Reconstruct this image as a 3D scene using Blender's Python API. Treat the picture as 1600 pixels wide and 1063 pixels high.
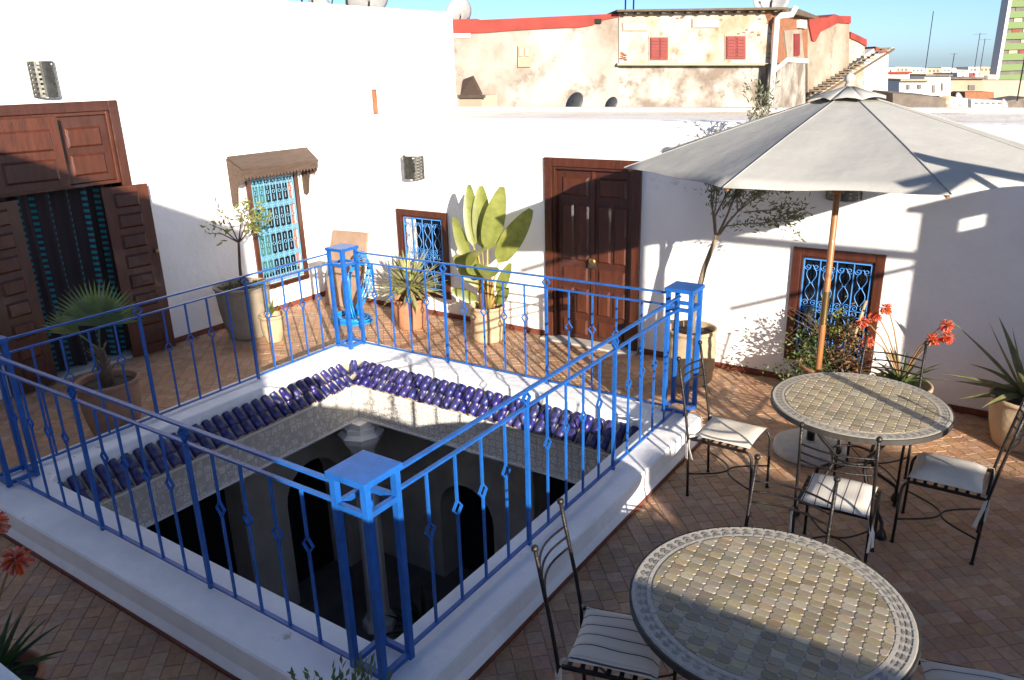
import bpy, bmesh, math, random
from mathutils import Vector, Matrix
R = math.radians
rnd = random.Random(7)
scene = bpy.context.scene
for o in list(bpy.data.objects):
    bpy.data.objects.remove(o)
COL = scene.collection
S = 0.86                      # modelling units -> metres (applied to every top-level object at the end)

# ------------------------------------------------------------------ camera
FPX, PITCH, ROLL, YAW, CAMH = 1215.0, R(19.0), R(1.6), R(34.6), 3.2
fw = Vector((-math.sin(YAW)*math.cos(PITCH), math.cos(YAW)*math.cos(PITCH), -math.sin(PITCH)))
rt0 = Vector((math.cos(YAW), math.sin(YAW), 0))
up0 = rt0.cross(fw)
rt = rt0*math.cos(ROLL) - up0*math.sin(ROLL)
up = up0*math.cos(ROLL) + rt0*math.sin(ROLL)
cam = bpy.data.cameras.new('camera')
cam.sensor_width = 36.0
cam.lens = FPX/1600*36
cam.clip_end = 2000
cam.clip_start = 0.05
co = bpy.data.objects.new('camera', cam)
COL.objects.link(co)
CAM = Vector((0, 0, CAMH))
m3 = Matrix((rt, up, -fw)).transposed()
co.matrix_world = Matrix.Translation(CAM*S) @ m3.to_4x4()
scene.camera = co

# ------------------------------------------------------------------ sky, sun, exposure
SUN_AZ, SUN_EL = R(-53.5), R(15.5)         # direction the light travels, measured from +y
d_sun = Vector((math.sin(SUN_AZ)*math.cos(SUN_EL), math.cos(SUN_AZ)*math.cos(SUN_EL), -math.sin(SUN_EL)))
w = bpy.data.worlds.new('World')
scene.world = w
w.use_nodes = True
nt = w.node_tree
bg = nt.nodes['Background']
sky = nt.nodes.new('ShaderNodeTexSky')
sky.sky_type = 'NISHITA'
sky.sun_disc = False
sky.sun_elevation = SUN_EL
sky.sun_rotation = math.atan2(-d_sun.x, -d_sun.y)
sky.air_density = 0.55
sky.altitude = 0
sky.dust_density = 0.6
sky.ozone_density = 3.2
nt.links.new(sky.outputs[0], bg.inputs[0])
bg.inputs[1].default_value = 0.088
sl = bpy.data.lights.new('sun', 'SUN')
sl.energy = 5.0
sl.angle = R(0.5)
sl.color = (1.0, 0.89, 0.75)
so = bpy.data.objects.new('sun', sl)
so.rotation_euler = d_sun.to_track_quat('-Z', 'Y').to_euler()
COL.objects.link(so)
vs = scene.view_settings
vs.view_transform = 'Standard'
vs.look = 'None'
vs.exposure = 1.2
vs.gamma = 1.0
vs.use_curve_mapping = False

# ------------------------------------------------------------------ helpers
def ray(px, py):
    d = Vector(((px-800)/FPX, -(py-531.5)/FPX, 1.0))
    return rt*d.x + up*d.y + fw*d.z
def proj(p):
    q = Vector(p)-CAM
    z = q.dot(fw)
    if z <= 0.01:
        return (-9999, -9999, z)
    return (800+FPX*q.dot(rt)/z, 531.5-FPX*q.dot(up)/z, z)

def tag(o, label=None, cat=None, group=None, kind=None):
    if label: o['label'] = label
    if cat: o['category'] = cat
    if group: o['group'] = group
    if kind: o['kind'] = kind
    return o
def empty(name, loc, rz=0.0):
    o = bpy.data.objects.new(name, None)
    o.empty_display_size = 0.1
    o.location = loc
    o.rotation_euler = (0, 0, rz)
    COL.objects.link(o)
    return o
def thing(name, label, cat, loc=(0, 0, 0), rz=0.0, group=None):
    return tag(empty(name, loc, rz), label, cat, group)

class MB:
    def __init__(s): s.v = []; s.f = []
    def add(s, verts, faces):
        n = len(s.v)
        s.v += [tuple(v) for v in verts]
        s.f += [tuple(i+n for i in f) for f in faces]
        return s
    def box(s, x0, x1, y0, y1, z0, z1):
        return s.add([(x0,y0,z0),(x1,y0,z0),(x1,y1,z0),(x0,y1,z0),(x0,y0,z1),(x1,y0,z1),(x1,y1,z1),(x0,y1,z1)],
                     [(0,3,2,1),(4,5,6,7),(0,1,5,4),(1,2,6,5),(2,3,7,6),(3,0,4,7)])
    def bar(s, p0, p1, w, h=None, upv=(0,0,1)):
        h = h or w
        p0 = Vector(p0); p1 = Vector(p1)
        d = (p1-p0).normalized()
        u = Vector(upv)
        if abs(d.dot(u)) > 0.98: u = Vector((0,1,0))
        a = d.cross(u).normalized()*w/2
        b = a.cross(d).normalized()*h/2
        vs_ = [p0-a-b, p0+a-b, p0+a+b, p0-a+b, p1-a-b, p1+a-b, p1+a+b, p1-a+b]
        return s.add(vs_, [(0,3,2,1),(4,5,6,7),(0,1,5,4),(1,2,6,5),(2,3,7,6),(3,0,4,7)])
    def tube(s, pts, r, n=6, closed=False, cap=True):
        pts = [Vector(p) for p in pts]
        N = len(pts)
        rr = r if isinstance(r, (list, tuple)) else [r]*N
        prev = None
        rings = []
        for i in range(N):
            if closed:
                t = (pts[(i+1) % N]-pts[i-1]).normalized()
            else:
                t = (pts[min(i+1, N-1)]-pts[max(i-1, 0)]).normalized()
            if prev is None:
                u = Vector((0,0,1)) if abs(t.z) < 0.9 else Vector((1,0,0))
                a = t.cross(u).normalized()
            else:
                a = prev - t*prev.dot(t)
                if a.length < 1e-5: a = t.orthogonal()
                a.normalize()
            prev = a
            b = t.cross(a)
            rings.append([pts[i]+(a*math.cos(2*math.pi*k/n)+b*math.sin(2*math.pi*k/n))*rr[i] for k in range(n)])
        vv = [v for q in rings for v in q]
        ff = []
        L = N if closed else N-1
        for i in range(L):
            j = (i+1) % N
            for k in range(n):
                k2 = (k+1) % n
                ff.append((i*n+k, i*n+k2, j*n+k2, j*n+k))
        if cap and not closed:
            ff.append(tuple(range(n))[::-1])
            ff.append(tuple((N-1)*n+k for k in range(n)))
        return s.add(vv, ff)
    def lathe(s, prof, n=16, c=(0,0,0), cap=False, jitter=0):
        vv = []
        for (r, z) in prof:
            for k in range(n):
                a = 2*math.pi*k/n
                q = r*(1+jitter*math.sin(3*a+z*9))
                vv.append((c[0]+q*math.cos(a), c[1]+q*math.sin(a), c[2]+z))
        ff = []
        for i in range(len(prof)-1):
            for k in range(n):
                k2 = (k+1) % n
                ff.append((i*n+k, i*n+k2, (i+1)*n+k2, (i+1)*n+k))
        if cap:
            ff.append(tuple(range(n))[::-1])
            ff.append(tuple((len(prof)-1)*n+k for k in range(n)))
        return s.add(vv, ff)
    def ball(s, c, r, n=8, m=5):
        prof = [(max(r*math.sin(math.pi*i/m), 1e-4), -r*math.cos(math.pi*i/m)) for i in range(m+1)]
        return s.lathe(prof, n, c)
    def disc(s, c, r, n=24, z=0):
        return s.add([(c[0]+r*math.cos(2*math.pi*k/n), c[1]+r*math.sin(2*math.pi*k/n), z) for k in range(n)], [tuple(range(n))])
    def prism(s, poly, axis, a0, a1):
        """extrude a 2-D polygon along an axis (0,1,2)"""
        n = len(poly)
        def P(p, a):
            if axis == 0: return (a, p[0], p[1])
            if axis == 1: return (p[0], a, p[1])
            return (p[0], p[1], a)
        vv = [P(p, a0) for p in poly]+[P(p, a1) for p in poly]
        ff = [tuple(range(n))[::-1], tuple(range(n, 2*n))]
        for i in range(n):
            j = (i+1) % n
            ff.append((i, j, n+j, n+i))
        return s.add(vv, ff)
    def mesh(s, name, mat, smooth=False):
        me = bpy.data.meshes.new(name)
        me.from_pydata(s.v, [], s.f)
        me.materials.append(M[mat] if isinstance(mat, str) else mat)
        if smooth:
            me.polygons.foreach_set('use_smooth', [True]*len(me.polygons))
        me.update()
        return me
    def build(s, name, mat, parent=None, smooth=False, world=True, bevel=0, fix=True):
        """verts are given in world (modelling) coordinates; moved into the parent's frame when world=True"""
        if parent is not None and world:
            off = Vector((0,0,0)); p = parent
            while p is not None:
                off += Vector(p.location); p = p.parent
            s.v = [(x-off.x, y-off.y, z-off.z) for x, y, z in s.v]
        me = s.mesh(name, mat, smooth)
        if fix:
            b = bmesh.new(); b.from_mesh(me)
            bmesh.ops.recalc_face_normals(b, faces=b.faces)
            b.to_mesh(me); b.free()
        o = bpy.data.objects.new(name, me)
        COL.objects.link(o)
        if parent is not None: o.parent = parent
        if bevel:
            mo = o.modifiers.new('bevel', 'BEVEL'); mo.width = bevel; mo.segments = 2
            mo.limit_method = 'ANGLE'
        if smooth == 'auto':
            pass
        return o
def inst(src, name, parent, loc=(0,0,0), rot=(0,0,0), scale=(1,1,1), mesh=None):
    o = bpy.data.objects.new(name, mesh if mesh is not None else src.data)
    o.location = loc; o.rotation_euler = rot; o.scale = scale
    o.parent = parent
    COL.objects.link(o)
    return o
def copy_tree(o, parent=None):
    c = o.copy()
    COL.objects.link(c)
    c.parent = parent
    for ch in list(o.children):
        copy_tree(ch, c)
    return c
def arc(c, r, a0, a1, n, plane='xy'):
    out = []
    for i in range(n+1):
        a = a0+(a1-a0)*i/n
        x, y = r*math.cos(a), r*math.sin(a)
        if plane == 'xy': out.append((c[0]+x, c[1]+y, c[2]))
        elif plane == 'xz': out.append((c[0]+x, c[1], c[2]+y))
        else: out.append((c[0], c[1]+x, c[2]+y))
    return out
def lerp(a, b, t): return Vector(a)+(Vector(b)-Vector(a))*t

# ------------------------------------------------------------------ materials
M = {}
def nodes(name):
    m = bpy.data.materials.new(name); m.use_nodes = True
    t = m.node_tree
    b = t.nodes['Principled BSDF']
    M[name] = m
    return m, t, b
def mk(name, col, rough=0.7, metal=0.0, var=0.15, scale=4.0, bump=0.0, bscale=40.0, col2=None, spec=0.5, isl=0.0, objrand=0.0, coat=0.0, stretch=None, detail=6, big=0.0, bigscale=1.1, wear=None):
    """noise-mottled colour, optional per-island / per-object variation, optional bump"""
    m, t, b = nodes(name)
    N, L = t.nodes, t.links
    tc = N.new('ShaderNodeTexCoord')
    mp = N.new('ShaderNodeMapping')
    L.new(tc.outputs['Object'], mp.inputs[0])
    if stretch: mp.inputs['Scale'].default_value = stretch
    nz = N.new('ShaderNodeTexNoise'); nz.inputs['Scale'].default_value = scale; nz.inputs['Detail'].default_value = detail
    nz.inputs['Roughness'].default_value = 0.65
    L.new(mp.outputs[0], nz.inputs['Vector'])
    rp = N.new('ShaderNodeValToRGB')
    c = Vector(col)
    c2 = Vector(col2) if col2 else c*(1-var)
    c1 = c if col2 else c*(1+var)
    rp.color_ramp.elements[0].position = 0.32; rp.color_ramp.elements[1].position = 0.68
    rp.color_ramp.elements[0].color = (*c2, 1)
    rp.color_ramp.elements[1].color = (*c1, 1)
    L.new(nz.outputs['Fac'], rp.inputs[0])
    out = rp.outputs[0]
    if isl or objrand:
        if isl:
            g = N.new('ShaderNodeNewGeometry'); src = g.outputs['Random Per Island']; amt = isl
        else:
            g = N.new('ShaderNodeObjectInfo'); src = g.outputs['Random']; amt = objrand
        mr = N.new('ShaderNodeMapRange'); mr.inputs['To Min'].default_value = 1-amt; mr.inputs['To Max'].default_value = 1+amt
        L.new(src, mr.inputs['Value'])
        mu = N.new('ShaderNodeVectorMath'); mu.operation = 'SCALE'
        L.new(out, mu.inputs[0]); L.new(mr.outputs[0], mu.inputs['Scale'])
        hs = N.new('ShaderNodeHueSaturation')
        mr2 = N.new('ShaderNodeMapRange'); mr2.inputs['To Min'].default_value = 0.5-amt*0.06; mr2.inputs['To Max'].default_value = 0.5+amt*0.06
        wn = N.new('ShaderNodeTexWhiteNoise'); wn.noise_dimensions = '1D'
        L.new(src, wn.inputs['W'])
        L.new(wn.outputs['Value'], mr2.inputs['Value'])
        L.new(mr2.outputs[0], hs.inputs['Hue'])
        mr3 = N.new('ShaderNodeMapRange'); mr3.inputs['To Min'].default_value = 1-amt*1.1; mr3.inputs['To Max'].default_value = 1+amt*0.3
        wn2 = N.new('ShaderNodeTexWhiteNoise'); wn2.noise_dimensions = '1D'
        ad = N.new('ShaderNodeMath'); ad.operation = 'ADD'; ad.inputs[1].default_value = 3.7
        L.new(src, ad.inputs[0]); L.new(ad.outputs[0], wn2.inputs['W'])
        L.new(wn2.outputs['Value'], mr3.inputs['Value']); L.new(mr3.outputs[0], hs.inputs['Saturation'])
        L.new(mu.outputs[0], hs.inputs['Color'])
        out = hs.outputs[0]
    if big:
        gp = N.new('ShaderNodeNewGeometry')
        nb = N.new('ShaderNodeTexNoise'); nb.inputs['Scale'].default_value = bigscale; nb.inputs['Detail'].default_value = 5
        L.new(gp.outputs['Position'], nb.inputs['Vector'])
        mb_ = N.new('ShaderNodeMapRange'); mb_.inputs['From Min'].default_value = 0.3; mb_.inputs['From Max'].default_value = 0.7
        mb_.inputs['To Min'].default_value = 1-big; mb_.inputs['To Max'].default_value = 1+big*.6
        L.new(nb.outputs['Fac'], mb_.inputs['Value'])
        sc_ = N.new('ShaderNodeVectorMath'); sc_.operation = 'SCALE'
        L.new(out, sc_.inputs[0]); L.new(mb_.outputs[0], sc_.inputs['Scale']); out = sc_.outputs[0]
    if wear:
        wcol, wscale, wthr = wear
        nw = N.new('ShaderNodeTexNoise'); nw.inputs['Scale'].default_value = wscale; nw.inputs['Detail'].default_value = 8; nw.inputs['Roughness'].default_value = 0.7
        gp2 = N.new('ShaderNodeNewGeometry'); L.new(gp2.outputs['Position'], nw.inputs['Vector'])
        rw_ = N.new('ShaderNodeValToRGB'); rw_.color_ramp.elements[0].position = wthr; rw_.color_ramp.elements[1].position = wthr+.04
        L.new(nw.outputs['Fac'], rw_.inputs[0])
        mw = N.new('ShaderNodeMix'); mw.data_type = 'RGBA'
        L.new(rw_.outputs[0], mw.inputs[0]); L.new(out, mw.inputs[6]); mw.inputs[7].default_value = (*wcol, 1)
        out = mw.outputs[2]
    L.new(out, b.inputs['Base Color'])
    b.inputs['Roughness'].default_value = rough
    b.inputs['Metallic'].default_value = metal
    b.inputs['Specular IOR Level'].default_value = spec
    b.inputs['Coat Weight'].default_value = coat
    if bump:
        n2 = N.new('ShaderNodeTexNoise'); n2.inputs['Scale'].default_value = bscale; n2.inputs['Detail'].default_value = 4
        L.new(mp.outputs[0], n2.inputs['Vector'])
        bp = N.new('ShaderNodeBump'); bp.inputs['Strength'].default_value = bump; bp.inputs['Distance'].default_value = 0.02
        L.new(n2.outputs['Fac'], bp.inputs['Height'])
        L.new(bp.outputs[0], b.inputs['Normal'])
    return m
def leafmat(name, col, col2, rough=0.5, trans=0.35):
    m = mk(name, col, rough, var=0.1, scale=9, col2=col2, isl=0.28)
    t = m.node_tree; b = t.nodes['Principled BSDF']
    tr = t.nodes.new('ShaderNodeBsdfTranslucent')
    mx = t.nodes.new('ShaderNodeMixShader'); mx.inputs[0].default_value = trans
    src = b.inputs['Base Color'].links[0].from_socket
    t.links.new(src, tr.inputs[0])
    t.links.new(b.outputs[0], mx.inputs[1]); t.links.new(tr.outputs[0], mx.inputs[2])
    t.links.new(mx.outputs[0], t.nodes['Material Output'].inputs['Surface'])
    return m
mk('plaster', (0.86, 0.85, 0.83), 0.9, var=0.035, scale=1.6, bump=0.5, bscale=9, spec=0.2, big=0.08, bigscale=.9, wear=((0.70, 0.675, 0.63), 2.4, .65))
mk('plaster_curb', (0.84, 0.845, 0.85), 0.75, var=0.05, scale=3.0, bump=0.5, bscale=9, spec=0.3, big=0.12, bigscale=1.6, wear=((0.52, 0.50, 0.47), 3.2, .66))
mk('plaster_shaded', (0.60, 0.57, 0.52), 0.7, var=0.15, scale=2.0, bump=0.3)  # gallery plaster, darkened in its colour to stand for the courtyard shade
mk('skirting', (0.16, 0.045, 0.025), 0.7, var=0.3, scale=12, bump=0.3)
mk('grout', (0.33, 0.195, 0.125), 0.9, var=0.2, scale=7, bump=0.3, big=0.2)
mk('tile_single', (0.42, 0.245, 0.14), 0.6, var=0.16, scale=16, bump=0.35, bscale=50, objrand=0.15, big=0.22, spec=0.35)
mk('tile_island', (0.42, 0.245, 0.14), 0.6, var=0.16, scale=16, bump=0.35, bscale=50, isl=0.15, big=0.22, spec=0.35)
mk('wood_dark', (0.070, 0.021, 0.012), 0.36, scale=4, col2=(0.038, 0.012, 0.007), stretch=(5, 5, 0.7), bump=0.2, bscale=22, coat=0.25)
mk('wood_red', (0.095, 0.027, 0.013), 0.34, scale=4, col2=(0.045, 0.014, 0.008), stretch=(5, 5, 0.7), bump=0.2, bscale=22, coat=0.25)
mk('wood_grey', (0.10, 0.062, 0.043), 0.8, scale=5, col2=(0.055, 0.034, 0.024), stretch=(6, 0.8, 6), bump=0.4, bscale=25)
mk('wood_pole', (0.36, 0.16, 0.055), 0.45, scale=6, col2=(0.22, 0.085, 0.03), stretch=(10, 10, 0.6), coat=0.2)
mk('wood_stick', (0.35, 0.24, 0.13), 0.8, var=0.3, scale=12)
mk('blue_paint', (0.010, 0.100, 0.385), 0.42, var=0.22, scale=9, bump=0.12, bscale=60, spec=0.5, big=0.18, bigscale=3, wear=((0.05, 0.045, 0.07), 26, .655))
mk('blue_grille', (0.06, 0.24, 0.62), 0.45, var=0.2, scale=9)
mk('sky_grille', (0.13, 0.33, 0.48), 0.5, var=0.2, scale=9)
mk('blue_hose', (0.01, 0.22, 0.62), 0.35, var=0.1)
mk('iron', (0.018, 0.015, 0.014), 0.38, metal=0.3, var=0.4, scale=20, bump=0.3, bscale=90)
mk('pewter', (0.10, 0.10, 0.09), 0.42, metal=0.8, var=0.4, scale=14)
mk('glass_dark', (0.006, 0.008, 0.012), 0.08, var=0.1)
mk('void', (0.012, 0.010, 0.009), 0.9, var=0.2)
mk('cobalt_glaze', (0.026, 0.024, 0.16), 0.33, scale=16, col2=(0.014, 0.012, 0.10), objrand=0.16, bump=0.3, bscale=30, coat=0.15, wear=((0.16, 0.14, 0.13), 34, .66))
mk('mortar', (0.42, 0.36, 0.27), 0.9, var=0.4, scale=22, bump=0.5)
mk('canvas', (0.35, 0.348, 0.33), 0.9, var=0.05, scale=2.5, bump=0.45, bscale=5, spec=0.1, big=0.06, bigscale=2)
mk('concrete', (0.42, 0.40, 0.37), 0.85, var=0.12, scale=8, bump=0.3)
mk('brass', (0.32, 0.22, 0.09), 0.35, metal=0.9)
mk('terracotta', (0.42, 0.19, 0.10), 0.85, scale=6, col2=(0.30, 0.14, 0.08), bump=0.25, bscale=20)
mk('clay_pale', (0.48, 0.36, 0.23), 0.85, scale=4, col2=(0.36, 0.26, 0.16), bump=0.3, bscale=16)
mk('clay_brown', (0.34, 0.19, 0.115), 0.85, scale=4, col2=(0.24, 0.13, 0.08), bump=0.3, bscale=16)
mk('clay_grey', (0.33, 0.28, 0.22), 0.85, scale=3, col2=(0.23, 0.19, 0.14), bump=0.3, bscale=16)
mk('slab_stone', (0.36, 0.245, 0.175), 0.85, scale=5, col2=(0.27, 0.175, 0.12), bump=0.3)
mk('soil', (0.05, 0.035, 0.025), 0.95, var=0.4, scale=25, bump=0.8)
mk('bark', (0.22, 0.17, 0.12), 0.9, var=0.35, scale=14, stretch=(4, 4, 1), bump=0.5)
mk('bark_dark', (0.11, 0.07, 0.045), 0.9, var=0.35, scale=14, bump=0.5)
mk('cushion', (0.62, 0.58, 0.51), 0.95, var=0.06, scale=5, bump=0.25, bscale=150, spec=0.1)
mk('strap', (0.66, 0.61, 0.54), 0.95, var=0.06)
mk('mosaic', (0.34, 0.285, 0.185), 0.42, scale=30, col2=(0.27, 0.22, 0.135), objrand=0.32, spec=0.45)
mk('mosaic_edge', (0.34, 0.28, 0.175), 0.38, scale=30, col2=(0.27, 0.22, 0.135), isl=0.32, spec=0.45)
mk('mosaic_white', (0.45, 0.42, 0.36), 0.42, var=0.08, scale=20, spec=0.4)
mk('mosaic_grey', (0.26, 0.235, 0.20), 0.4, var=0.2, scale=40, isl=0.15)
mk('table_rim', (0.06, 0.055, 0.05), 0.5, metal=0.3, var=0.3)
leafmat('leaf_olive', (0.21, 0.23, 0.10), (0.085, 0.105, 0.045))
leafmat('leaf_banana', (0.23, 0.26, 0.065), (0.13, 0.16, 0.035), 0.4, 0.3)
leafmat('leaf_palm', (0.14, 0.20, 0.06), (0.08, 0.13, 0.035))
leafmat('leaf_yucca', (0.46, 0.45, 0.18), (0.28, 0.29, 0.10))
leafmat('leaf_aloe', (0.11, 0.15, 0.045), (0.055, 0.085, 0.025))
leafmat('leaf_agave', (0.24, 0.24, 0.11), (0.12, 0.14, 0.06))
leafmat('leaf_citrus', (0.24, 0.27, 0.04), (0.13, 0.16, 0.025))
leafmat('leaf_shrub', (0.10, 0.16, 0.025), (0.05, 0.085, 0.015))
leafmat('leaf_dry', (0.22, 0.11, 0.035), (0.13, 0.075, 0.025))
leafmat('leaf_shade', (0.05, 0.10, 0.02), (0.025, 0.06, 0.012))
leafmat('petal', (0.72, 0.16, 0.035), (0.62, 0.09, 0.025), 0.5, 0.3)
mk('stalk', (0.25, 0.14, 0.06), 0.7, var=0.25)
mk('stalk_yellow', (0.34, 0.26, 0.07), 0.6, var=0.25)
mk('bract', (0.23, 0.10, 0.04), 0.7, var=0.35, scale=10)
mk('red_cloth', (0.55, 0.02, 0.03), 0.8)
mk('teal_cloth', (0.035, 0.12, 0.12), 0.9, var=0.2)
mk('orange_cloth', (0.36, 0.12, 0.06), 0.9, var=0.2)
mk('red_paint', (0.24, 0.034, 0.024), 0.85, var=0.2, scale=1.2)
mk('shutter_red', (0.19, 0.026, 0.022), 0.7, var=0.2, scale=3)
mk('brick_orange', (0.32, 0.13, 0.06), 0.9, col2=(0.19, 0.085, 0.045), scale=5, bump=0.5)
mk('old_beam', (0.10, 0.075, 0.05), 0.9, var=0.3)
mk('white_paint', (0.62, 0.61, 0.58), 0.8, var=0.05, scale=1.0)
mk('dish_grey', (0.30, 0.30, 0.30), 0.7, var=0.15)
mk('dish_dark', (0.045, 0.048, 0.05), 0.6, var=0.2)
mk('pipe_white', (0.62, 0.60, 0.55), 0.6, var=0.1)
mk('tar_roof', (0.14, 0.115, 0.095), 0.9, var=0.35, scale=2)
mk('tan_wall', (0.34, 0.27, 0.19), 0.9, var=0.15, scale=0.4)
mk('beige_wall', (0.45, 0.36, 0.26), 0.9, var=0.10, scale=0.3)
mk('tower_green', (0.11, 0.17, 0.055), 0.7, var=0.05, scale=0.1)
mk('tower_white', (0.55, 0.54, 0.52), 0.7, var=0.05, scale=0.1)
mk('far_window', (0.09, 0.075, 0.07), 0.3, var=0.5, scale=0.6)
mk('earth', (0.22, 0.18, 0.14), 0.95, var=0.2, scale=0.05)
mk('stone_floor', (0.16, 0.15, 0.14), 0.5, var=0.25, scale=3)

def stained(name, base, stain, dirt, s1, s2, thr=0.5):
    """old lime plaster with irregular stains and flaking"""
    m, t, b = nodes(name)
    N, L = t.nodes, t.links
    tc = N.new('ShaderNodeTexCoord')
    def nz(sc, det=8, ro=0.6):
        n = N.new('ShaderNodeTexNoise'); n.inputs['Scale'].default_value = sc; n.inputs['Detail'].default_value = det; n.inputs['Roughness'].default_value = ro
        L.new(tc.outputs['Object'], n.inputs['Vector']); return n
    a = nz(s1); c = nz(s2, 10, 0.7)
    r1 = N.new('ShaderNodeValToRGB'); r1.color_ramp.elements[0].position = thr-0.06; r1.color_ramp.elements[1].position = thr+0.10
    r1.color_ramp.elements[0].color = (*base, 1); r1.color_ramp.elements[1].color = (*stain, 1)
    L.new(a.outputs['Fac'], r1.inputs[0])
    r2 = N.new('ShaderNodeValToRGB'); r2.color_ramp.elements[0].position = 0.54; r2.color_ramp.elements[1].position = 0.66
    r2.color_ramp.elements[0].color = (0, 0, 0, 1); r2.color_ramp.elements[1].color = (0.8, 0.8, 0.8, 1)
    L.new(c.outputs['Fac'], r2.inputs[0])
    mx = N.new('ShaderNodeMix'); mx.data_type = 'RGBA'
    L.new(r2.outputs[0], mx.inputs[0]); L.new(r1.outputs[0], mx.inputs[6])
    mx.inputs[7].default_value = (*dirt, 1)
    L.new(mx.outputs[2], b.inputs['Base Color'])
    b.inputs['Roughness'].default_value = 0.95; b.inputs['Specular IOR Level'].default_value = 0.1
    bp = N.new('ShaderNodeBump'); bp.inputs['Strength'].default_value = 0.6; bp.inputs['Distance'].default_value = 0.05
    L.new(c.outputs['Fac'], bp.inputs['Height']); L.new(bp.outputs[0], b.inputs['Normal'])
stained('old_wall', (0.36, 0.34, 0.305), (0.235, 0.195, 0.155), (0.165, 0.13, 0.10), 0.35, 0.9, 0.50)
stained('old_wall_low', (0.37, 0.345, 0.305), (0.19, 0.155, 0.125), (0.135, 0.11, 0.09), 0.9, 2.2, 0.49)
stained('old_wall_up', (0.40, 0.375, 0.32), (0.32, 0.245, 0.17), (0.22, 0.135, 0.075), 0.8, 2.0, 0.54)
stained('old_wall_c', (0.34, 0.30, 0.245), (0.24, 0.19, 0.14), (0.16, 0.125, 0.095), 0.35, 1.0, 0.48)
stained('roof_lime', (0.80, 0.75, 0.68), (0.72, 0.65, 0.56), (0.62, 0.55, 0.46), 0.5, 2.0, 0.5)

# carved stucco: geometric relief with dark cut lines
def carved():
    m, t, b = nodes('carved_stucco')
    N, L = t.nodes, t.links
    tc = N.new('ShaderNodeTexCoord')
    v = N.new('ShaderNodeTexVoronoi'); v.feature = 'DISTANCE_TO_EDGE'; v.inputs['Scale'].default_value = 34
    v2 = N.new('ShaderNodeTexVoronoi'); v2.feature = 'DISTANCE_TO_EDGE'; v2.inputs['Scale'].default_value = 12; v2.inputs['Randomness'].default_value = 0.25
    for q in (v, v2): L.new(tc.outputs['Object'], q.inputs['Vector'])
    mn = N.new('ShaderNodeMath'); mn.operation = 'MINIMUM'
    L.new(v.outputs['Distance'], mn.inputs[0]); L.new(v2.outputs['Distance'], mn.inputs[1])
    rp = N.new('ShaderNodeValToRGB'); rp.color_ramp.elements[0].position = 0.03; rp.color_ramp.elements[1].position = 0.10
    rp.color_ramp.elements[0].color = (0.54, 0.51, 0.47, 1); rp.color_ramp.elements[1].color = (0.88, 0.86, 0.82, 1)
    L.new(mn.outputs[0], rp.inputs[0]); L.new(rp.outputs[0], b.inputs['Base Color'])
    b.inputs['Roughness'].default_value = 0.9
    bp = N.new('ShaderNodeBump'); bp.inputs['Strength'].default_value = 0.7; bp.inputs['Distance'].default_value = 0.02
    L.new(rp.outputs[0], bp.inputs['Height']); L.new(bp.outputs[0], b.inputs['Normal'])
carved()
# striped seat cloth (stripes run along local x or y of the cushion)
def striped(name, axis, n):
    m, t, b = nodes(name)
    N, L = t.nodes, t.links
    tc = N.new('ShaderNodeTexCoord'); sp = N.new('ShaderNodeSeparateXYZ')
    L.new(tc.outputs['Object'], sp.inputs[0])
    mu = N.new('ShaderNodeMath'); mu.operation = 'MULTIPLY'; mu.inputs[1].default_value = n
    L.new(sp.outputs[axis], mu.inputs[0])
    fr = N.new('ShaderNodeMath'); fr.operation = 'FRACT'
    L.new(mu.outputs[0], fr.inputs[0])
    rp = N.new('ShaderNodeValToRGB'); rp.color_ramp.interpolation = 'LINEAR'
    E = rp.color_ramp.elements
    E[0].position = 0.0; E[0].color = (0.62, 0.58, 0.51, 1)
    E[1].position = 0.44; E[1].color = (0.60, 0.56, 0.50, 1)
    for p, c in ((0.46, (0.10, 0.09, 0.09, 1)), (0.54, (0.10, 0.09, 0.09, 1)), (0.56, (0.62, 0.58, 0.51, 1)), (0.70, (0.50, 0.47, 0.44, 1)), (0.72, (0.62, 0.58, 0.51, 1)), (0.27, (0.62, 0.58, 0.51, 1)), (0.29, (0.50, 0.47, 0.44, 1)), (0.31, (0.62, 0.58, 0.51, 1))):
        e = E.new(p); e.color = c
    L.new(fr.outputs[0], rp.inputs[0])
    L.new(rp.outputs[0], b.inputs['Base Color'])
    b.inputs['Roughness'].default_value = 0.95; b.inputs['Specular IOR Level'].default_value = 0.1
striped('cushion_striped', 1, 13)
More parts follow.
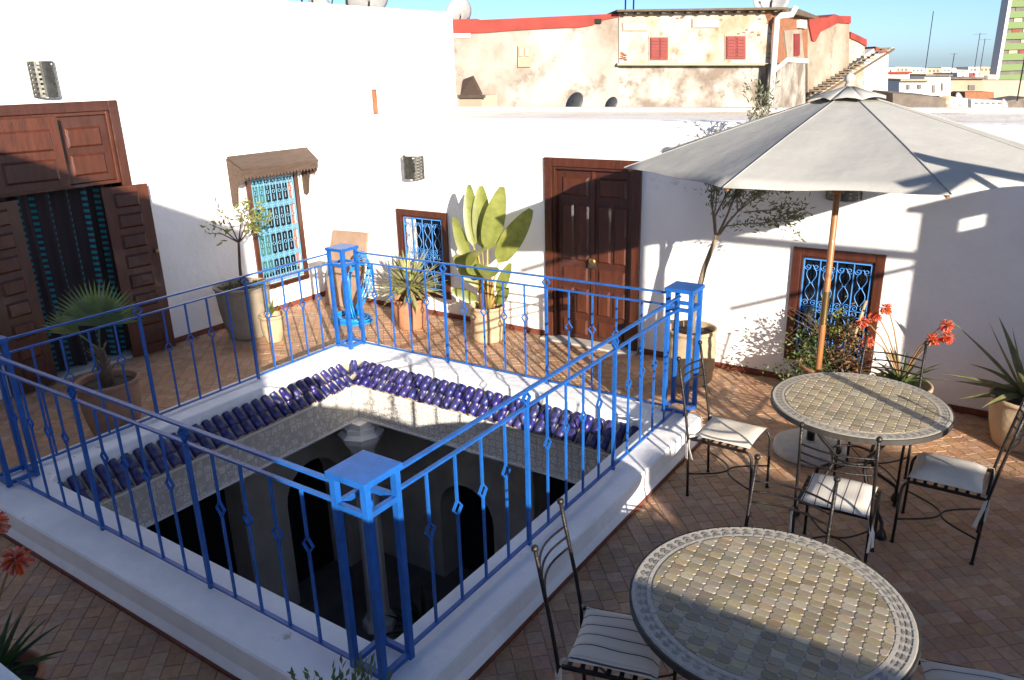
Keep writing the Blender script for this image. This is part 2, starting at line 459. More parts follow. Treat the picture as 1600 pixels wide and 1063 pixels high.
# dark curtain with columns of turquoise dashes
def curtain_mat():
    m, t, b = nodes('curtain')
    N, L = t.nodes, t.links
    at = N.new('ShaderNodeUVMap')
    sp = N.new('ShaderNodeSeparateXYZ'); L.new(at.outputs[0], sp.inputs[0])
    def mod(src, k):
        mu = N.new('ShaderNodeMath'); mu.operation = 'MULTIPLY'; mu.inputs[1].default_value = k; L.new(src, mu.inputs[0])
        fr = N.new('ShaderNodeMath'); fr.operation = 'FRACT'; L.new(mu.outputs[0], fr.inputs[0]); return fr.outputs[0]
    a = mod(sp.outputs[0], 5.0); c = mod(sp.outputs[1], 30.0)
    def win(src, lo, hi):
        g = N.new('ShaderNodeMath'); g.operation = 'GREATER_THAN'; g.inputs[1].default_value = lo; L.new(src, g.inputs[0])
        l = N.new('ShaderNodeMath'); l.operation = 'LESS_THAN'; l.inputs[1].default_value = hi; L.new(src, l.inputs[0])
        mu = N.new('ShaderNodeMath'); mu.operation = 'MULTIPLY'; L.new(g.outputs[0], mu.inputs[0]); L.new(l.outputs[0], mu.inputs[1]); return mu.outputs[0]
    s = N.new('ShaderNodeMath'); s.operation = 'MULTIPLY'
    L.new(win(a, 0.30, 0.52), s.inputs[0]); L.new(win(c, 0.25, 0.72), s.inputs[1])
    mx = N.new('ShaderNodeMix'); mx.data_type = 'RGBA'
    L.new(s.outputs[0], mx.inputs[0]); mx.inputs[6].default_value = (0.030, 0.020, 0.022, 1); mx.inputs[7].default_value = (0.01, 0.20, 0.24, 1)
    L.new(mx.outputs[2], b.inputs['Base Color']); b.inputs['Roughness'].default_value = 0.9
curtain_mat()

# ================================================================== THE SETTING
XW, YW = -9.0, 8.02           # left wall plane, back wall plane
WX0, WX1, WY0, WY1 = -6.33, -2.62, 2.47, 5.93      # patio well opening
OX0, OX1, OY0, OY1 = -6.74, -2.21, 2.00, 6.30      # outer foot of the low wall round it
CZ = 0.21

tag(MB().add([(-900,-300,-9),(900,-300,-9),(900,1500,-9),(-900,1500,-9)], [(0,1,2,3)]).build('ground', 'earth'), 'bare earth of the town far below the roofs', None, kind='structure')

# terrace floor: grout bed round the well, tiles on top
fb = MB()
for (x0, x1, y0, y1) in ((XW, OX0+0.1, 0.5, YW), (OX1-0.1, 9.0, 0.5, YW), (OX0+0.1, OX1-0.1, 0.5, OY0+0.1), (OX0+0.1, OX1-0.1, OY1-0.1, YW)):
    fb.box(x0, x1, y0, y1, -0.12, -0.0055)
floor = tag(fb.build('terrace_floor', 'grout'), 'terracotta tiled terrace floor', None, kind='structure')
T = 0.105
ca, sa = math.cos(R(43)), math.sin(R(43))
tiles = []
for i in range(-110, 110):
    offv = rnd.choice((0, 0, 0.5, 0.5, 0.25))*T + rnd.uniform(-.006, .006)
    for j in range(-110, 110):
        u, v = i*T, j*T+offv
        x, y = u*ca-v*sa, u*sa+v*ca
        x -= 4; y += 4
        if not (XW+0.04 < x < 0.9 and 0.62 < y < YW-0.03): continue
        if OX0+0.12 < x < OX1-0.12 and OY0+0.12 < y < OY1-0.12: continue
        p = proj((x, y, 0))
        if p[2] < 0.1: continue
        tiles.append((x, y, p))
def tile_geo(mb, x, y, tilt, h, s, c_, s_):
    e = 0.0022
    top = [(-s+e, -s+e), (s-e, -s+e), (s-e, s-e), (-s+e, s-e)]
    low = [(-s, -s), (s, -s), (s, s), (-s, s)]
    vv = [(x+a*c_-b*s_, y+a*s_+b*c_, h+tilt[0]*a+tilt[1]*b) for a, b in top] + [(x+a*c_-b*s_, y+a*s_+b*c_, h-0.0035+tilt[0]*a+tilt[1]*b) for a, b in low] + [(x+a*c_-b*s_, y+a*s_+b*c_, -0.011) for a, b in low]
    ff = [(0,1,2,3)]+[(k, 4+k, 4+(k+1) % 4, (k+1) % 4) for k in range(4)]+[(4+k, 8+k, 8+(k+1) % 4, 4+(k+1) % 4) for k in range(4)]
    mb.add(vv, ff)
inframe = [t for t in tiles if -30 < t[2][0] < 1630 and 0 < t[2][1] < 1090]
inframe.sort(key=lambda t: t[2][2])
near = inframe[:300]
nearset = set((t[0], t[1]) for t in near)
tmesh = []
for k in range(6):
    mb = MB(); g = random.Random(k)
    tile_geo(mb, 0, 0, (g.uniform(-.018, .018), g.uniform(-.018, .018)), g.uniform(-.001, .0018), T/2-g.uniform(.0006, .002), 1, 0)
    tmesh.append(mb.mesh('floor_tile', 'tile_single'))
for (x, y, p) in near:
    inst(None, 'floor_tile', floor, (x, y, 0), (0, 0, R(43)+rnd.uniform(-.02, .02)+rnd.choice((0,1,2,3))*math.pi/2), mesh=rnd.choice(tmesh))
mb = MB()
for (x, y, p) in tiles:
    if (x, y) in nearset: continue
    a = R(43)+rnd.uniform(-.02, .02)
    tile_geo(mb, x, y, (rnd.uniform(-.018, .018), rnd.uniform(-.018, .018)), rnd.uniform(-.001, .0018), T/2-rnd.uniform(.0006, .002), math.cos(a), math.sin(a))
tag(mb.build('floor_tiles', 'tile_island', floor, fix=False), kind='stuff')

def wall_panel(mb, axis, plane, out, a0, a1, z0, z1, holes, depth=0.16, thick=0.3):
    """wall skin in plane axis=plane facing 'out' (+1/-1) with rectangular holes (a0,a1,z0,z1) and reveals"""
    A = sorted(set([a0, a1]+[h[0] for h in holes]+[h[1] for h in holes]))
    Z = sorted(set([z0, z1]+[h[2] for h in holes]+[h[3] for h in holes]))
    def P(a, z, dd): return (plane-out*dd, a, z) if axis == 0 else (a, plane-out*dd, z)
    for i in range(len(A)-1):
        for j in range(len(Z)-1):
            ma, mz = (A[i]+A[i+1])/2, (Z[j]+Z[j+1])/2
            hole = any(h[0] < ma < h[1] and h[2] < mz < h[3] for h in holes)
            if not hole:
                mb.add([P(A[i],Z[j],0), P(A[i+1],Z[j],0), P(A[i+1],Z[j+1],0), P(A[i],Z[j+1],0)], [(0,1,2,3)])
            mb.add([P(A[i],Z[j],thick), P(A[i+1],Z[j],thick), P(A[i+1],Z[j+1],thick), P(A[i],Z[j+1],thick)], [(0,1,2,3)])
    for h in holes:
        q = [(h[0],h[2]),(h[1],h[2]),(h[1],h[3]),(h[0],h[3])]
        for k in range(4):
            (a, z), (b, y) = q[k], q[(k+1) % 4]
            mb.add([P(a,z,0), P(b,y,0), P(b,y,depth), P(a,z,depth)], [(0,1,2,3)])
    q = [(a0,z0),(a1,z0),(a1,z1),(a0,z1)]
    for k in range(4):
        (a, z), (b, y) = q[k], q[(k+1) % 4]
        mb.add([P(a,z,0), P(b,y,0), P(b,y,thick), P(a,z,thick)], [(0,1,2,3)])

# left wall (tall house), back wall (low)
mb = MB(); wall_panel(mb, 0, XW, 1, -3.0, 11.5, -0.1, 4.2, [(3.5, 5.06, 0.0, 2.93), (6.86, 7.60, 0.42, 1.90), (9.36, 9.47, 2.62, 3.0)], 0.25, 0.5)
wl = tag(mb.build('house_wall', 'plaster', fix=False), 'tall white plastered house wall with the open door and the hooded window', 'wall')
MB().box(XW-0.02, XW+0.012, 5.3, YW-0.02, 0, 0.07).build('skirting', 'skirting', wl)
MB().box(-9.5, XW-0.01, 11.0, 11.49, 4.2, 4.205).build('coping', 'plaster', wl)
sw = MB().box(-9.10, -8.985, 9.37, 9.46, 2.63, 2.99).build('vent_window', 'brick_orange', wl)
MB().box(-9.05, -8.95, 9.34, 9.62, 3.0, 3.03).build('vent_lintel', 'concrete', wl)
mb = MB(); wall_panel(mb, 1, YW, -1, XW, 6.0, -0.1, 2.66, [(-4.90, -3.79, 0.0, 2.16), (-7.34, -6.59, 0.34, 1.39), (-1.95, -1.22, 0.33, 1.38)], 0.18, 0.35)
wb = tag(mb.build('terrace_wall', 'plaster', fix=False), 'long low white plastered wall at the back of the terrace', 'wall')
for (a, b) in ((XW+0.02, -4.99), (-3.70, 5.9)):
    MB().box(a, b, YW-0.012, YW+0.02, 0, 0.065).build('skirting', 'skirting', wb)
# roof beyond the low wall
mb = MB(); mb.box(XW+0.01, 9, YW+0.36, 11.1, 2.30, 2.60)
tag(mb.build('neighbour_roof', 'roof_lime'), 'flat pale limewashed roof beyond the low terrace wall', 'roof')
mb = MB(); mb.box(XW+0.01, 9, 10.75, 11.1, 2.602, 2.66)
tag(mb.build('roof_parapet', 'roof_lime', bevel=0.02), 'low weathered parapet at the far edge of the neighbouring flat roof', 'parapet')

# raised terrace the picture is taken from: parapet, floor, stair house behind
mb = MB(); mb.box(-9, 4.3, 0.24, 0.5, -0.1, 2.015); mb.box(4.3, 6.4, 0.241, 0.499, -0.1, 2.52); mb.box(6.4, 9.0, 0.242, 0.498, -0.1, 2.98)
tag(mb.build('parapet_wall', 'plaster', bevel=0.015), 'white stepped parapet of the upper terrace, its edge in the lower left corner', 'wall')
mb = MB(); mb.box(-9, 9, -3, 0.24, 0.9, 1.1)
tag(mb.build('upper_terrace', 'grout'), 'floor of the upper terrace', None, kind='structure')
mb = MB(); mb.box(-8.99, 1.62, -3.0, -1.2, 1.1, 4.92)
tag(mb.build('stair_house', 'plaster'), 'tall white stair house on the upper terrace', 'building')
# return wall at the right end of the terrace (casts the shade on the right of the back wall)
tX = 2.5
tt = (tX+0.92)/(-math.sin(SUN_AZ)); yc = YW-tt*math.cos(SUN_AZ); zc = 1.89+tt*math.tan(SUN_EL)
mb = MB()
hs_t = (tX+0.62)/(-math.sin(SUN_AZ)); hy = YW-hs_t*math.cos(SUN_AZ); hz = 1.78+hs_t*math.tan(SUN_EL)
h0, h1, g0, g1 = hy-.05, hy+.16, hz-.06, hz+.08          # small opening high in the wall
mb.box(tX, tX+.1, yc, h0, -0.1, zc); mb.box(tX, tX+.1, h1, YW, -0.1, zc); mb.box(tX, tX+.1, h0, h1, -0.1, g0); mb.box(tX, tX+.1, h0, h1, g1, zc)
rw = tag(mb.build('return_wall', 'plaster', fix=False), 'white return wall closing the right end of the terrace', 'wall')
mb = MB(); mb.box(tX-0.05, tX+0.15, yc-0.06, YW, zc+.002, zc+0.05)
mb.build('coping', 'plaster', rw)

# ------------------------------------------------------------------ low wall round the well
def loop(x0, x1, y0, y1, z, ch):
    return [(x0+ch,y0,z),(x1-ch,y0,z),(x1-ch*.3,y0+ch*.3,z),(x1,y0+ch,z),(x1,y1-ch,z),(x1-ch,y1,z),(x0+ch,y1,z),(x0,y1-ch,z),(x0,y0+ch,z)]
loops = [loop(OX0, OX1, OY0, OY1, -0.02, .01), loop(OX0, OX1, OY0, OY1, 0.03, .01), loop(OX0+.03, OX1-.03, OY0+.03, OY1-.03, 0.075, .015),
         loop(OX0+.03, OX1-.035, OY0+.035, OY1-.03, CZ-0.012, .02), loop(OX0+.04, OX1-.047, OY0+.047, OY1-.04, CZ-0.001, .025),
         loop(WX0-.012, WX1+.012, WY0-.012, WY1+.012, CZ, .10), loop(WX0, WX1, WY0, WY1, CZ-.012, .10), loop(WX0, WX1, WY0, WY1, -0.10, .10)]
mb = MB()
n = len(loops[0])
mb.v = [p for l in loops for p in l]
for i in range(len(loops)-1):
    for k in range(n):
        mb.f.append((i*n+k, i*n+(k+1) % n, (i+1)*n+(k+1) % n, (i+1)*n+k))
curb = tag(mb.build('low_wall', 'plaster_curb'), 'low white wall round the patio opening, carrying the blue railing', 'low wall')
for (x0, x1, y0, y1) in ((OX0-.012, OX1+.012, OY0-.014, OY0+.02), (OX1-.02, OX1+.014, OY0+.02, OY1-.02)):
    MB().box(x0, x1, y0, y1, -0.01, 0.024).build('skirting', 'skirting', curb)

# patio well: frieze, gallery walls, floor, column
well = MB()
FZ0, FZ1 = -0.66, -0.10
fr = tag(empty('patio_well', ((WX0+WX1)/2, (WY0+WY1)/2, -3.65)), 'white courtyard walls with carved frieze below the terrace opening', 'courtyard')
MB().box(WX0-.30, WX0-.004, WY0-.3, WY1+.3, FZ0, FZ1-.002).build('frieze', 'carved_stucco', fr)
MB().box(WX0-.003, WX1+.3, WY1+.004, WY1+.30, FZ0, FZ1-.002).build('frieze', 'carved_stucco', fr)
MB().box(WX1+.004, WX1+.30, WY0-.3, WY1+.003, FZ0, FZ1-.002).build('frieze', 'carved_stucco', fr)
MB().box(WX0-.003, WX1+.003, WY0-.30, WY0-.004, FZ0, FZ1-.002).build('frieze', 'carved_stucco', fr)
for (z0, z1, p) in ((-0.20, -0.10, .018), (-0.25, -0.212, .010), (-0.658, -0.635, .010)):
    MB().box(WX0-.003, WX0+p, WY0, WY1+.003, z0, z1).build('moulding', 'plaster_curb', fr)
    MB().box(WX0+p, WX1, WY1-p, WY1+.003, z0, z1).build('moulding', 'plaster_curb', fr)
def arch_wall(mb, axis, plane, out, a0, a1, z0, z1, arches, depth=0.35):
    def P(a, z, d=0): return (plane-out*d, a, z) if axis == 0 else (a, plane-out*d, z)
    cur = a0
    for (l, r_, sp, rise, pointed) in sorted(arches):
        mb.add([P(cur,z0),P(l,z0),P(l,z1),P(cur,z1)], [(0,1,2,3)])
        pts = []
        for k in range(13):
            t = math.pi*k/12
            pts.append(((l+r_)/2-(r_-l)/2*math.cos(t), sp+rise*math.sin(t)**(0.8 if pointed else 1)))
        for k in range(12):
            (u, v), (u2, v2) = pts[k], pts[k+1]
            mb.add([P(u,v),P(u2,v2),P(u2,z1),P(u,z1)], [(0,1,2,3)])
            mb.add([P(u,v),P(u2,v2),P(u2,v2,depth),P(u,v,depth)], [(0,1,2,3)])
        mb.add([P(l,z0),P(l,sp),P(l,sp,depth),P(l,z0,depth)], [(0,1,2,3)])
        mb.add([P(r_,z0),P(r_,sp),P(r_,sp,depth),P(r_,z0,depth)], [(0,1,2,3)])
        cur = r_
    mb.add([P(cur,z0),P(a1,z0),P(a1,z1),P(cur,z1)], [(0,1,2,3)])
mb = MB(); arch_wall(mb, 0, -7.6, 1, 0.9, 7.2, -3.65, FZ0, [(2.6, 5.05, -1.05, 0.12, False), (5.70, 6.66, -2.15, 0.48, False)]); mb.build('gallery_wall', 'plaster_shaded', fr, fix=False)
mb = MB(); arch_wall(mb, 1, 7.2, -1, -7.6, -1.2, -3.65, FZ0, [(-6.26, -5.35, -2.5, 0.47, False), (-4.7, -3.3, -1.4, 0.1, False)]); mb.build('gallery_wall', 'plaster_shaded', fr, fix=False)
MB().box(-1.2, -1.1, 0.9, 7.2, -3.65, FZ0).build('gallery_wall', 'plaster_shaded', fr)
MB().box(-7.6, -1.2, 0.8, 0.9, -3.65, FZ0).build('gallery_wall', 'plaster_shaded', fr)
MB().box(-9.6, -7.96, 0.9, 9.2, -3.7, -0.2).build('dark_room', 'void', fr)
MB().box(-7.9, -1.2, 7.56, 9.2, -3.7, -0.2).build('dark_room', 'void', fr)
MB().box(-7.95, -1.1, 0.8, 7.55, -3.75, -3.65).build('courtyard_floor', 'stone_floor', fr)
mb = MB()
for (x0, x1, y0, y1) in ((-7.9, WX0-.3, 0.9, 7.5), (WX1+.3, -1.1, 0.9, 7.5), (WX0-.3, WX1+.3, WY1+.3, 7.5), (WX0-.3, WX1+.3, 0.9, WY0-.3)):
    mb.box(x0, x1, y0, y1, FZ0+.002, FZ0+.1)
mb.build('gallery_ceiling', 'wood_dark', fr)
mb = MB()
cx_, cy_ = WX0-.02, WY1+.02
mb.lathe([(.22,-3.65),(.22,-3.55),(.17,-3.5),(.145,-3.4),(.135,-1.32),(.16,-1.30),(.16,-1.24),(.135,-1.22),(.14,-1.08),(.25,-0.92),(.28,-0.84),(.22,-0.80),(.22,-0.74)], 8, (cx_, cy_, 0), cap=True)
cc = tag(empty('courtyard_column', (cx_, cy_, -3.65)), 'pale octagonal column with a flared capital at the far corner of the courtyard', 'column')
mb.build('shaft', 'plaster', cc)
MB().box(cx_-.16, cx_+.16, cy_-.16, cy_+.16, -0.74, FZ0-.002).build('abacus', 'plaster', cc)

# cobalt tile eave on the far two sides of the well
def barrel(mb, L, r0, r1, th=.012, n=8):
    vv = []
    for (x, r) in ((0, r0), (L*.5, (r0+r1)/2), (L, r1)):
        for rr in (r, r-th):
            for k in range(n+1):
                a = math.pi*(k/n)
                vv.append((x, rr*math.cos(a), rr*math.sin(a)*1.05))
    m_ = n+1
    ff = []
    for i in range(2):
        for q in (0, 1):
            for k in range(n):
                a = (i*2+q)*m_+k; b = ((i+1)*2+q)*m_+k
                ff.append((a, a+1, b+1, b))
    for i in (0, 2):
        for k in range(n):
            a = i*2*m_+k
            ff.append((a, a+1, a+1+m_, a+m_))
    mb.add(vv, ff)
bmeshes = []
for k in range(3):
    mb = MB(); g = random.Random(50+k)
    barrel(mb, .160+g.uniform(-.006,.006), .039+g.uniform(-.002,.002), .050+g.uniform(-.002,.002))
    bmeshes.append(mb.mesh('roof_tile', 'cobalt_glaze', True))
eave = tag(empty('tile_eave', (WX0, WY1, 0)), 'double row of glazed cobalt blue roof tiles along the far sides of the patio opening', 'tile eave')
mb = MB()
mb.prism([(WX0-.003, .10), (WX0+.19, -.095), (WX0+.19, -.125), (WX0-.003, -.12)], 1, WY0+.02, WY1-.10)
mb.build('mortar_bed', 'mortar', eave)
mb = MB()
mb.prism([(WY1+.003, .10), (WY1-.19, -.095), (WY1-.19, -.125), (WY1+.003, -.12)], 0, WX0+.10, WX1-.02)
mb.build('mortar_bed', 'mortar', eave)
sl_ang = math.atan2(.195, .193)
def lay(side, a):
    for row in (0, 1):
        t0 = 0.0 if row == 0 else 0.118
        h = .030 if row == 0 else .006
        dx = t0*math.cos(sl_ang); dz = .105-t0*math.sin(sl_ang)+h
        jz = rnd.uniform(-.003, .003); ja = rnd.uniform(-.04, .04)
        if side == 'L':
            loc = (WX0+.004+dx-WX0, a-WY1, dz+jz-.03); rot = (0, sl_ang*.86+rnd.uniform(-.05,.05), ja)
        else:
            loc = (a-WX0, WY1-.004-dx-WY1, dz+jz-.03); rot = (0, sl_ang*.86+rnd.uniform(-.05,.05), -math.pi/2+ja)
        inst(None, 'roof_tile', eave, loc, rot, mesh=rnd.choice(bmeshes))
pitch = .116
k = 0
a = WY0+.07
while a < WY1-.20:
    lay('L', a); a += pitch
a = WX0+.22
while a < WX1-.05:
    lay('B', a); a += pitch
for q in (.12, .05):
    inst(None, 'roof_tile', eave, (q, -q, .10), (0, sl_ang*.8, -math.pi/4), mesh=bmeshes[0])

# ================================================================== RAILING
RX0, RX1, RY0, RY1 = -6.575, -2.475, 2.275, 6.155
rail = tag(empty('patio_railing', (WX0, WY0, CZ)), 'bright blue iron railing with corner pillars and diamond balusters round the patio opening', 'railing')
ZT, Z2, ZB = 1.325, 1.215, CZ+.035
PS = 0.245
def pillar(cx, cy):
    h = PS/2; zt = 1.39
    p = MB().box(cx-h-.012, cx+h+.012, cy-h-.012, cy+h+.012, zt-.035, zt).build('pillar', 'blue_paint', rail, bevel=.004)
    for sx in (-1, 1):
        for sy in (-1, 1):
            x, y = cx+sx*(h-.018), cy+sy*(h-.018)
            MB().box(x-.018, x+.018, y-.018, y+.018, CZ-.005, zt-.036).build('leg', 'blue_paint', p)
    for z in (1.20, CZ+.03):
        for sy in (-1, 1):
            y = cy+sy*(h-.018)
            MB().box(cx-h+.037, cx+h-.037, y-.0155, y+.0155, z-.015, z+.015).build('brace', 'blue_paint', p)
            x = cx+sy*(h-.018)
            MB().box(x-.0155, x+.0155, cy-h+.037, cy+h-.037, z-.015, z+.015).build('brace', 'blue_paint', p)
    return p
P_NEAR = (-2.55, 2.385); P_FARL = (-6.485, 6.06); P_FARR = (-2.48, 6.285); P_NEARL = (-6.50, 2.335)
for q in (P_NEAR, P_FARL, P_FARR, P_NEARL): pillar(*q)
def diamond_mesh(w, h, t, d):
    """open lozenge, in the xz plane, thickness d along y"""
    mb = MB()
    o = [(0,-h),(w,0),(0,h),(-w,0)]
    i_ = [(0,-h+t*1.5),(w-t,0),(0,h-t*1.5),(-w+t,0)]
    vv = [(a,-d/2,b) for a,b in o]+[(a,-d/2,b) for a,b in i_]+[(a,d/2,b) for a,b in o]+[(a,d/2,b) for a,b in i_]
    ff = []
    for k in range(4):
        j = (k+1) % 4
        ff += [(k,j,4+j,4+k),(8+k,12+k,12+j,8+j),(k,8+k,8+j,j),(4+k,4+j,12+j,12+k)]
    mb.add(vv, ff)
    return mb.mesh('diamond', 'blue_paint')
DM = diamond_mesh(.042, .054, .0085, .017)
DMB = diamond_mesh(.047, .056, .011, .022)
bar_cache = {}
def side(p0, p1, npost, nbar, skip0=.14, skip1=.14, phase=0):
    """one side between two pillar centres: rails, heavier posts with a lozenge on top, thin balusters with a lozenge"""
    p0 = Vector((*p0, 0)); p1 = Vector((*p1, 0))
    d = (p1-p0); L = d.length; d.normalize()
    a0 = p0+d*(PS/2-.01); a1 = p1-d*(PS/2-.01)
    ang = math.atan2(d.y, d.x)
    def z(v, zz): return (v.x, v.y, zz)
    MB().bar(z(a0, ZT), z(a1, ZT), .030, .014).build('top_rail', 'blue_paint', rail)
    MB().bar(z(a0, Z2), z(a1, Z2), .026, .013).build('second_rail', 'blue_paint', rail)
    MB().bar(z(a0, ZB), z(a1, ZB), .026, .013).build('bottom_rail', 'blue_paint', rail)
    total = npost*(nbar+1)+nbar
    step = (L-PS)/(total+1)
    bz = 0
    for k in range(total):
        q = p0+d*(PS/2+step*(k+1))
        off = Vector((q.x-WX0, q.y-WY0, 0))
        if (k+1) % (nbar+1) == 0:
            key = 'post'
            if key not in bar_cache:
                mb = MB(); mb.box(-.0125, .0125, -.0125, .0125, 0, Z2-CZ-.0065-.0)
                bar_cache[key] = mb.mesh('post', 'blue_paint')
            o = inst(None, 'post', rail, (off.x, off.y, 0), (0,0,ang), mesh=bar_cache[key])
            inst(None, 'diamond', o, (0,0,(Z2+ZT)/2-CZ), mesh=DMB)
        else:
            i = k % (nbar+1)
            zz = .86+[-.008, .006, -.004, .010][(i+phase) % 4]
            key = ('bar', round(zz, 3))
            if key not in bar_cache:
                mb = MB()
                mb.box(-.0072, .0072, -.0072, .0072, .042, zz-.045-CZ)
                mb.box(-.0072, .0072, -.0072, .0072, zz+.045-CZ, Z2-CZ-.0065)
                bar_cache[key] = mb.mesh('baluster', 'blue_paint')
            o = inst(None, 'baluster', rail, (off.x, off.y, 0), (0,0,ang+rnd.uniform(-.03,.03)), mesh=bar_cache[key])
            inst(None, 'diamond', o, (0,0,zz-CZ), mesh=DM)
side((-2.475, P_NEAR[1]), (-2.475, P_FARR[1]), 2, 4)
side((P_NEARL[0], 2.285), (P_NEAR[0], 2.285), 2, 4)
side((-6.56, P_NEARL[1]), (-6.56, P_FARL[1]), 2, 4)
side((P_FARL[0], 6.13), (P_FARR[0], 6.23), 2, 4)

# ================================================================== JOINERY
def panel(mb, plane, axis, out, a0, a1, z0, z1, d=.014, ch=.018):
    """raised, chamfered panel standing on a plane; axis 0: plane x, axis 1: plane y"""
    def P(a, z, q): return (plane+out*q, a, z) if axis == 0 else (a, plane+out*q, z)
    vv = [P(a0,z0,0),P(a1,z0,0),P(a1,z1,0),P(a0,z1,0),P(a0+ch,z0+ch,d),P(a1-ch,z0+ch,d),P(a1-ch,z1-ch,d),P(a0+ch,z1-ch,d)]
    mb.add(vv, [(4,5,6,7),(0,1,5,4),(1,2,6,5),(2,3,7,6),(3,0,4,7)])
def frame_members(parent, axis, plane, out, a0, a1, z0, z1, w, mat, proud=.03, back=.12, bottom=True, name='frame'):
    def bx(aa, ab, za, zb, pr):
        mb = MB()
        lo, hi = sorted((plane-out*back, plane+out*pr))
        if axis == 0: mb.box(lo, hi, aa, ab, za, zb)
        else: mb.box(aa, ab, lo, hi, za, zb)
        return mb.build(name, mat, parent, bevel=.006)
    bx(a0, a0+w, z0, z1, proud); bx(a1-w, a1, z0, z1, proud)
    bx(a0+w, a1-w, z1-w, z1, proud-.003)
    if bottom: bx(a0+w, a1-w, z0, z0+w, proud-.003)

# double door in the back wall
D0, D1, DZ = -4.98, -3.72, 2.24
door = tag(empty('wooden_door', ((D0+D1)/2, YW, 0)), 'closed dark brown panelled double door in the back wall', 'door')
frame_members(door, 1, YW, -1, D0, D1, 0.0, DZ, .10, 'wood_red', .035, .16, bottom=False)
frame_members(door, 1, YW+.02, -1, D0+.10, D1-.10, 0.0, DZ-.10, .035, 'wood_dark', .03, .12, bottom=False, name='inner_frame')
mid = (D0+D1)/2
pl = YW+.05
for s, (a0, a1) in enumerate(((D0+.137, mid-.003), (mid+.003, D1-.137))):
    lf = MB().box(a0, a1, pl, pl+.05, 0.02, DZ-.137).build('door_leaf', 'wood_dark' if s else 'wood_dark', door, bevel=.004)
    w_ = a1-a0
    def pn(u0, u1, z0, z1, nm='panel'):
        mb = MB(); panel(mb, pl-.001, 1, -1, a0+u0*w_, a0+u1*w_, z0, z1, .02, .022); mb.build(nm, 'wood_red', lf)
    pn(.14, .86, 1.80, 2.02)
    pn(.12, .46, 1.02, 1.70); pn(.54, .88, 1.02, 1.70)
    pn(.14, .86, .76, .94)
    pn(.12, .46, .36, .68); pn(.54, .88, .36, .68)
    pn(.14, .86, .08, .28)
MB().box(mid-.03, mid+.034, pl-.035, pl-.002, DZ-.14, .03).build('door_leaf_bead', 'wood_red', door) if False else None
MB().box(mid-.022, mid+.022, pl-.018, pl-.001, .03, DZ-.14).build('centre_bead', 'wood_red', door, bevel=.004)
mb = MB(); mb.lathe([(.0001,0),(.05,.0),(.055,.012),(.045,.03),(.02,.035),(.0001,.036)], 10)
kn = mb.build('door_knocker', 'brass', None, smooth=True)
kn.rotation_euler = (math.pi/2, 0, 0); kn.location = (0, pl-.020-YW, 1.03); kn.parent = door
MB().box(mid-.05, mid+.055, pl-.045, pl-.02, .955, 1.02).build('lock_plate', 'pewter', door, bevel=.005)
MB().box(D0-.02, D1+.02, YW-.16, YW+.10, -.01, .022).build('threshold', 'concrete', door, bevel=.01)

# tall open door in the left wall
d1 = tag(empty('open_door', (XW, 4.3, 0)), 'tall reddish panelled door standing open with panelled transom above', 'door')
frame_members(d1, 0, XW, 1, 3.38, 5.17, 0.0, 3.02, .11, 'wood_dark', .035, .22, bottom=False)
frame_members(d1, 0, XW-.02, 1, 3.49, 5.06, 2.10, 2.91, .04, 'wood_red', .03, .2, name='transom_frame')
MB().box(XW-.14, XW-.06, 3.53, 5.02, 2.14, 2.87).build('transom_back', 'wood_dark', d1)
tr = MB().box(XW-.055, XW-.02, 4.46, 5.02, 2.145, 2.865).build('transom_leaf', 'wood_dark', d1, bevel=.004)
for (z0, z1) in ((2.22, 2.46), (2.53, 2.75)):
    mb = MB(); panel(mb, XW-.021, 0, 1, 4.54, 4.94, z0, z1, .022, .025); mb.build('panel', 'wood_red', tr)
# left transom leaf stands a little open
mb = MB(); mb.box(0, .035, 0, .72, 0, .74)
tl = mb.build('transom_leaf', 'wood_red', None, bevel=.004)
tl.parent = d1; tl.location = (.02, 3.70-4.3, 2.14); tl.rotation_euler = (0, 0, R(-6))
for (z0, z1) in ((.08, .31), (.39, .62)):
    mb = MB(); panel(mb, .0345, 0, 1, .09, .63, z0, z1, .022, .025); mb.build('panel', 'wood_red', tl, world=False)
def leaf(width, height, npan, mat, pmat, nm='door_leaf'):
    mb = MB(); mb.box(0, .04, 0, width, 0, height)
    o = mb.build(nm, mat, None, bevel=.004)
    o.parent = d1
    step = (height-.12)/npan
    for k in range(npan):
        z0 = .08+k*step+.035; z1 = .08+(k+1)*step-.035
        mb = MB(); panel(mb, .0395, 0, 1, .12, width-.12, z0, z1, .022, .024); mb.build('panel', pmat, o, world=False)
        mb = MB(); panel(mb, .0005, 0, -1, .12, width-.12, z0, z1, .022, .024); mb.build('panel', pmat, o, world=False)
    return o
l1 = leaf(.53, 2.05, 8, 'wood_red', 'wood_dark'); l1.location = (.055, 4.76-4.3, .02); l1.rotation_euler = (0,0,R(-8))
l2 = leaf(.50, 2.05, 8, 'wood_dark', 'wood_red'); l2.location = (.12, 3.36-4.3, .02); l2.rotation_euler = (0,0,R(10))
mb = MB(); mb.ball((0,0,0), .028, 8, 6); kn = mb.build('handle', 'brass', l1, smooth=True, world=False); kn.location = (.075, .49, 1.24)
MB().box(XW-.3, XW+.02, 3.5, 5.06, -.01, .03).build('threshold', 'concrete', d1, bevel=.01)
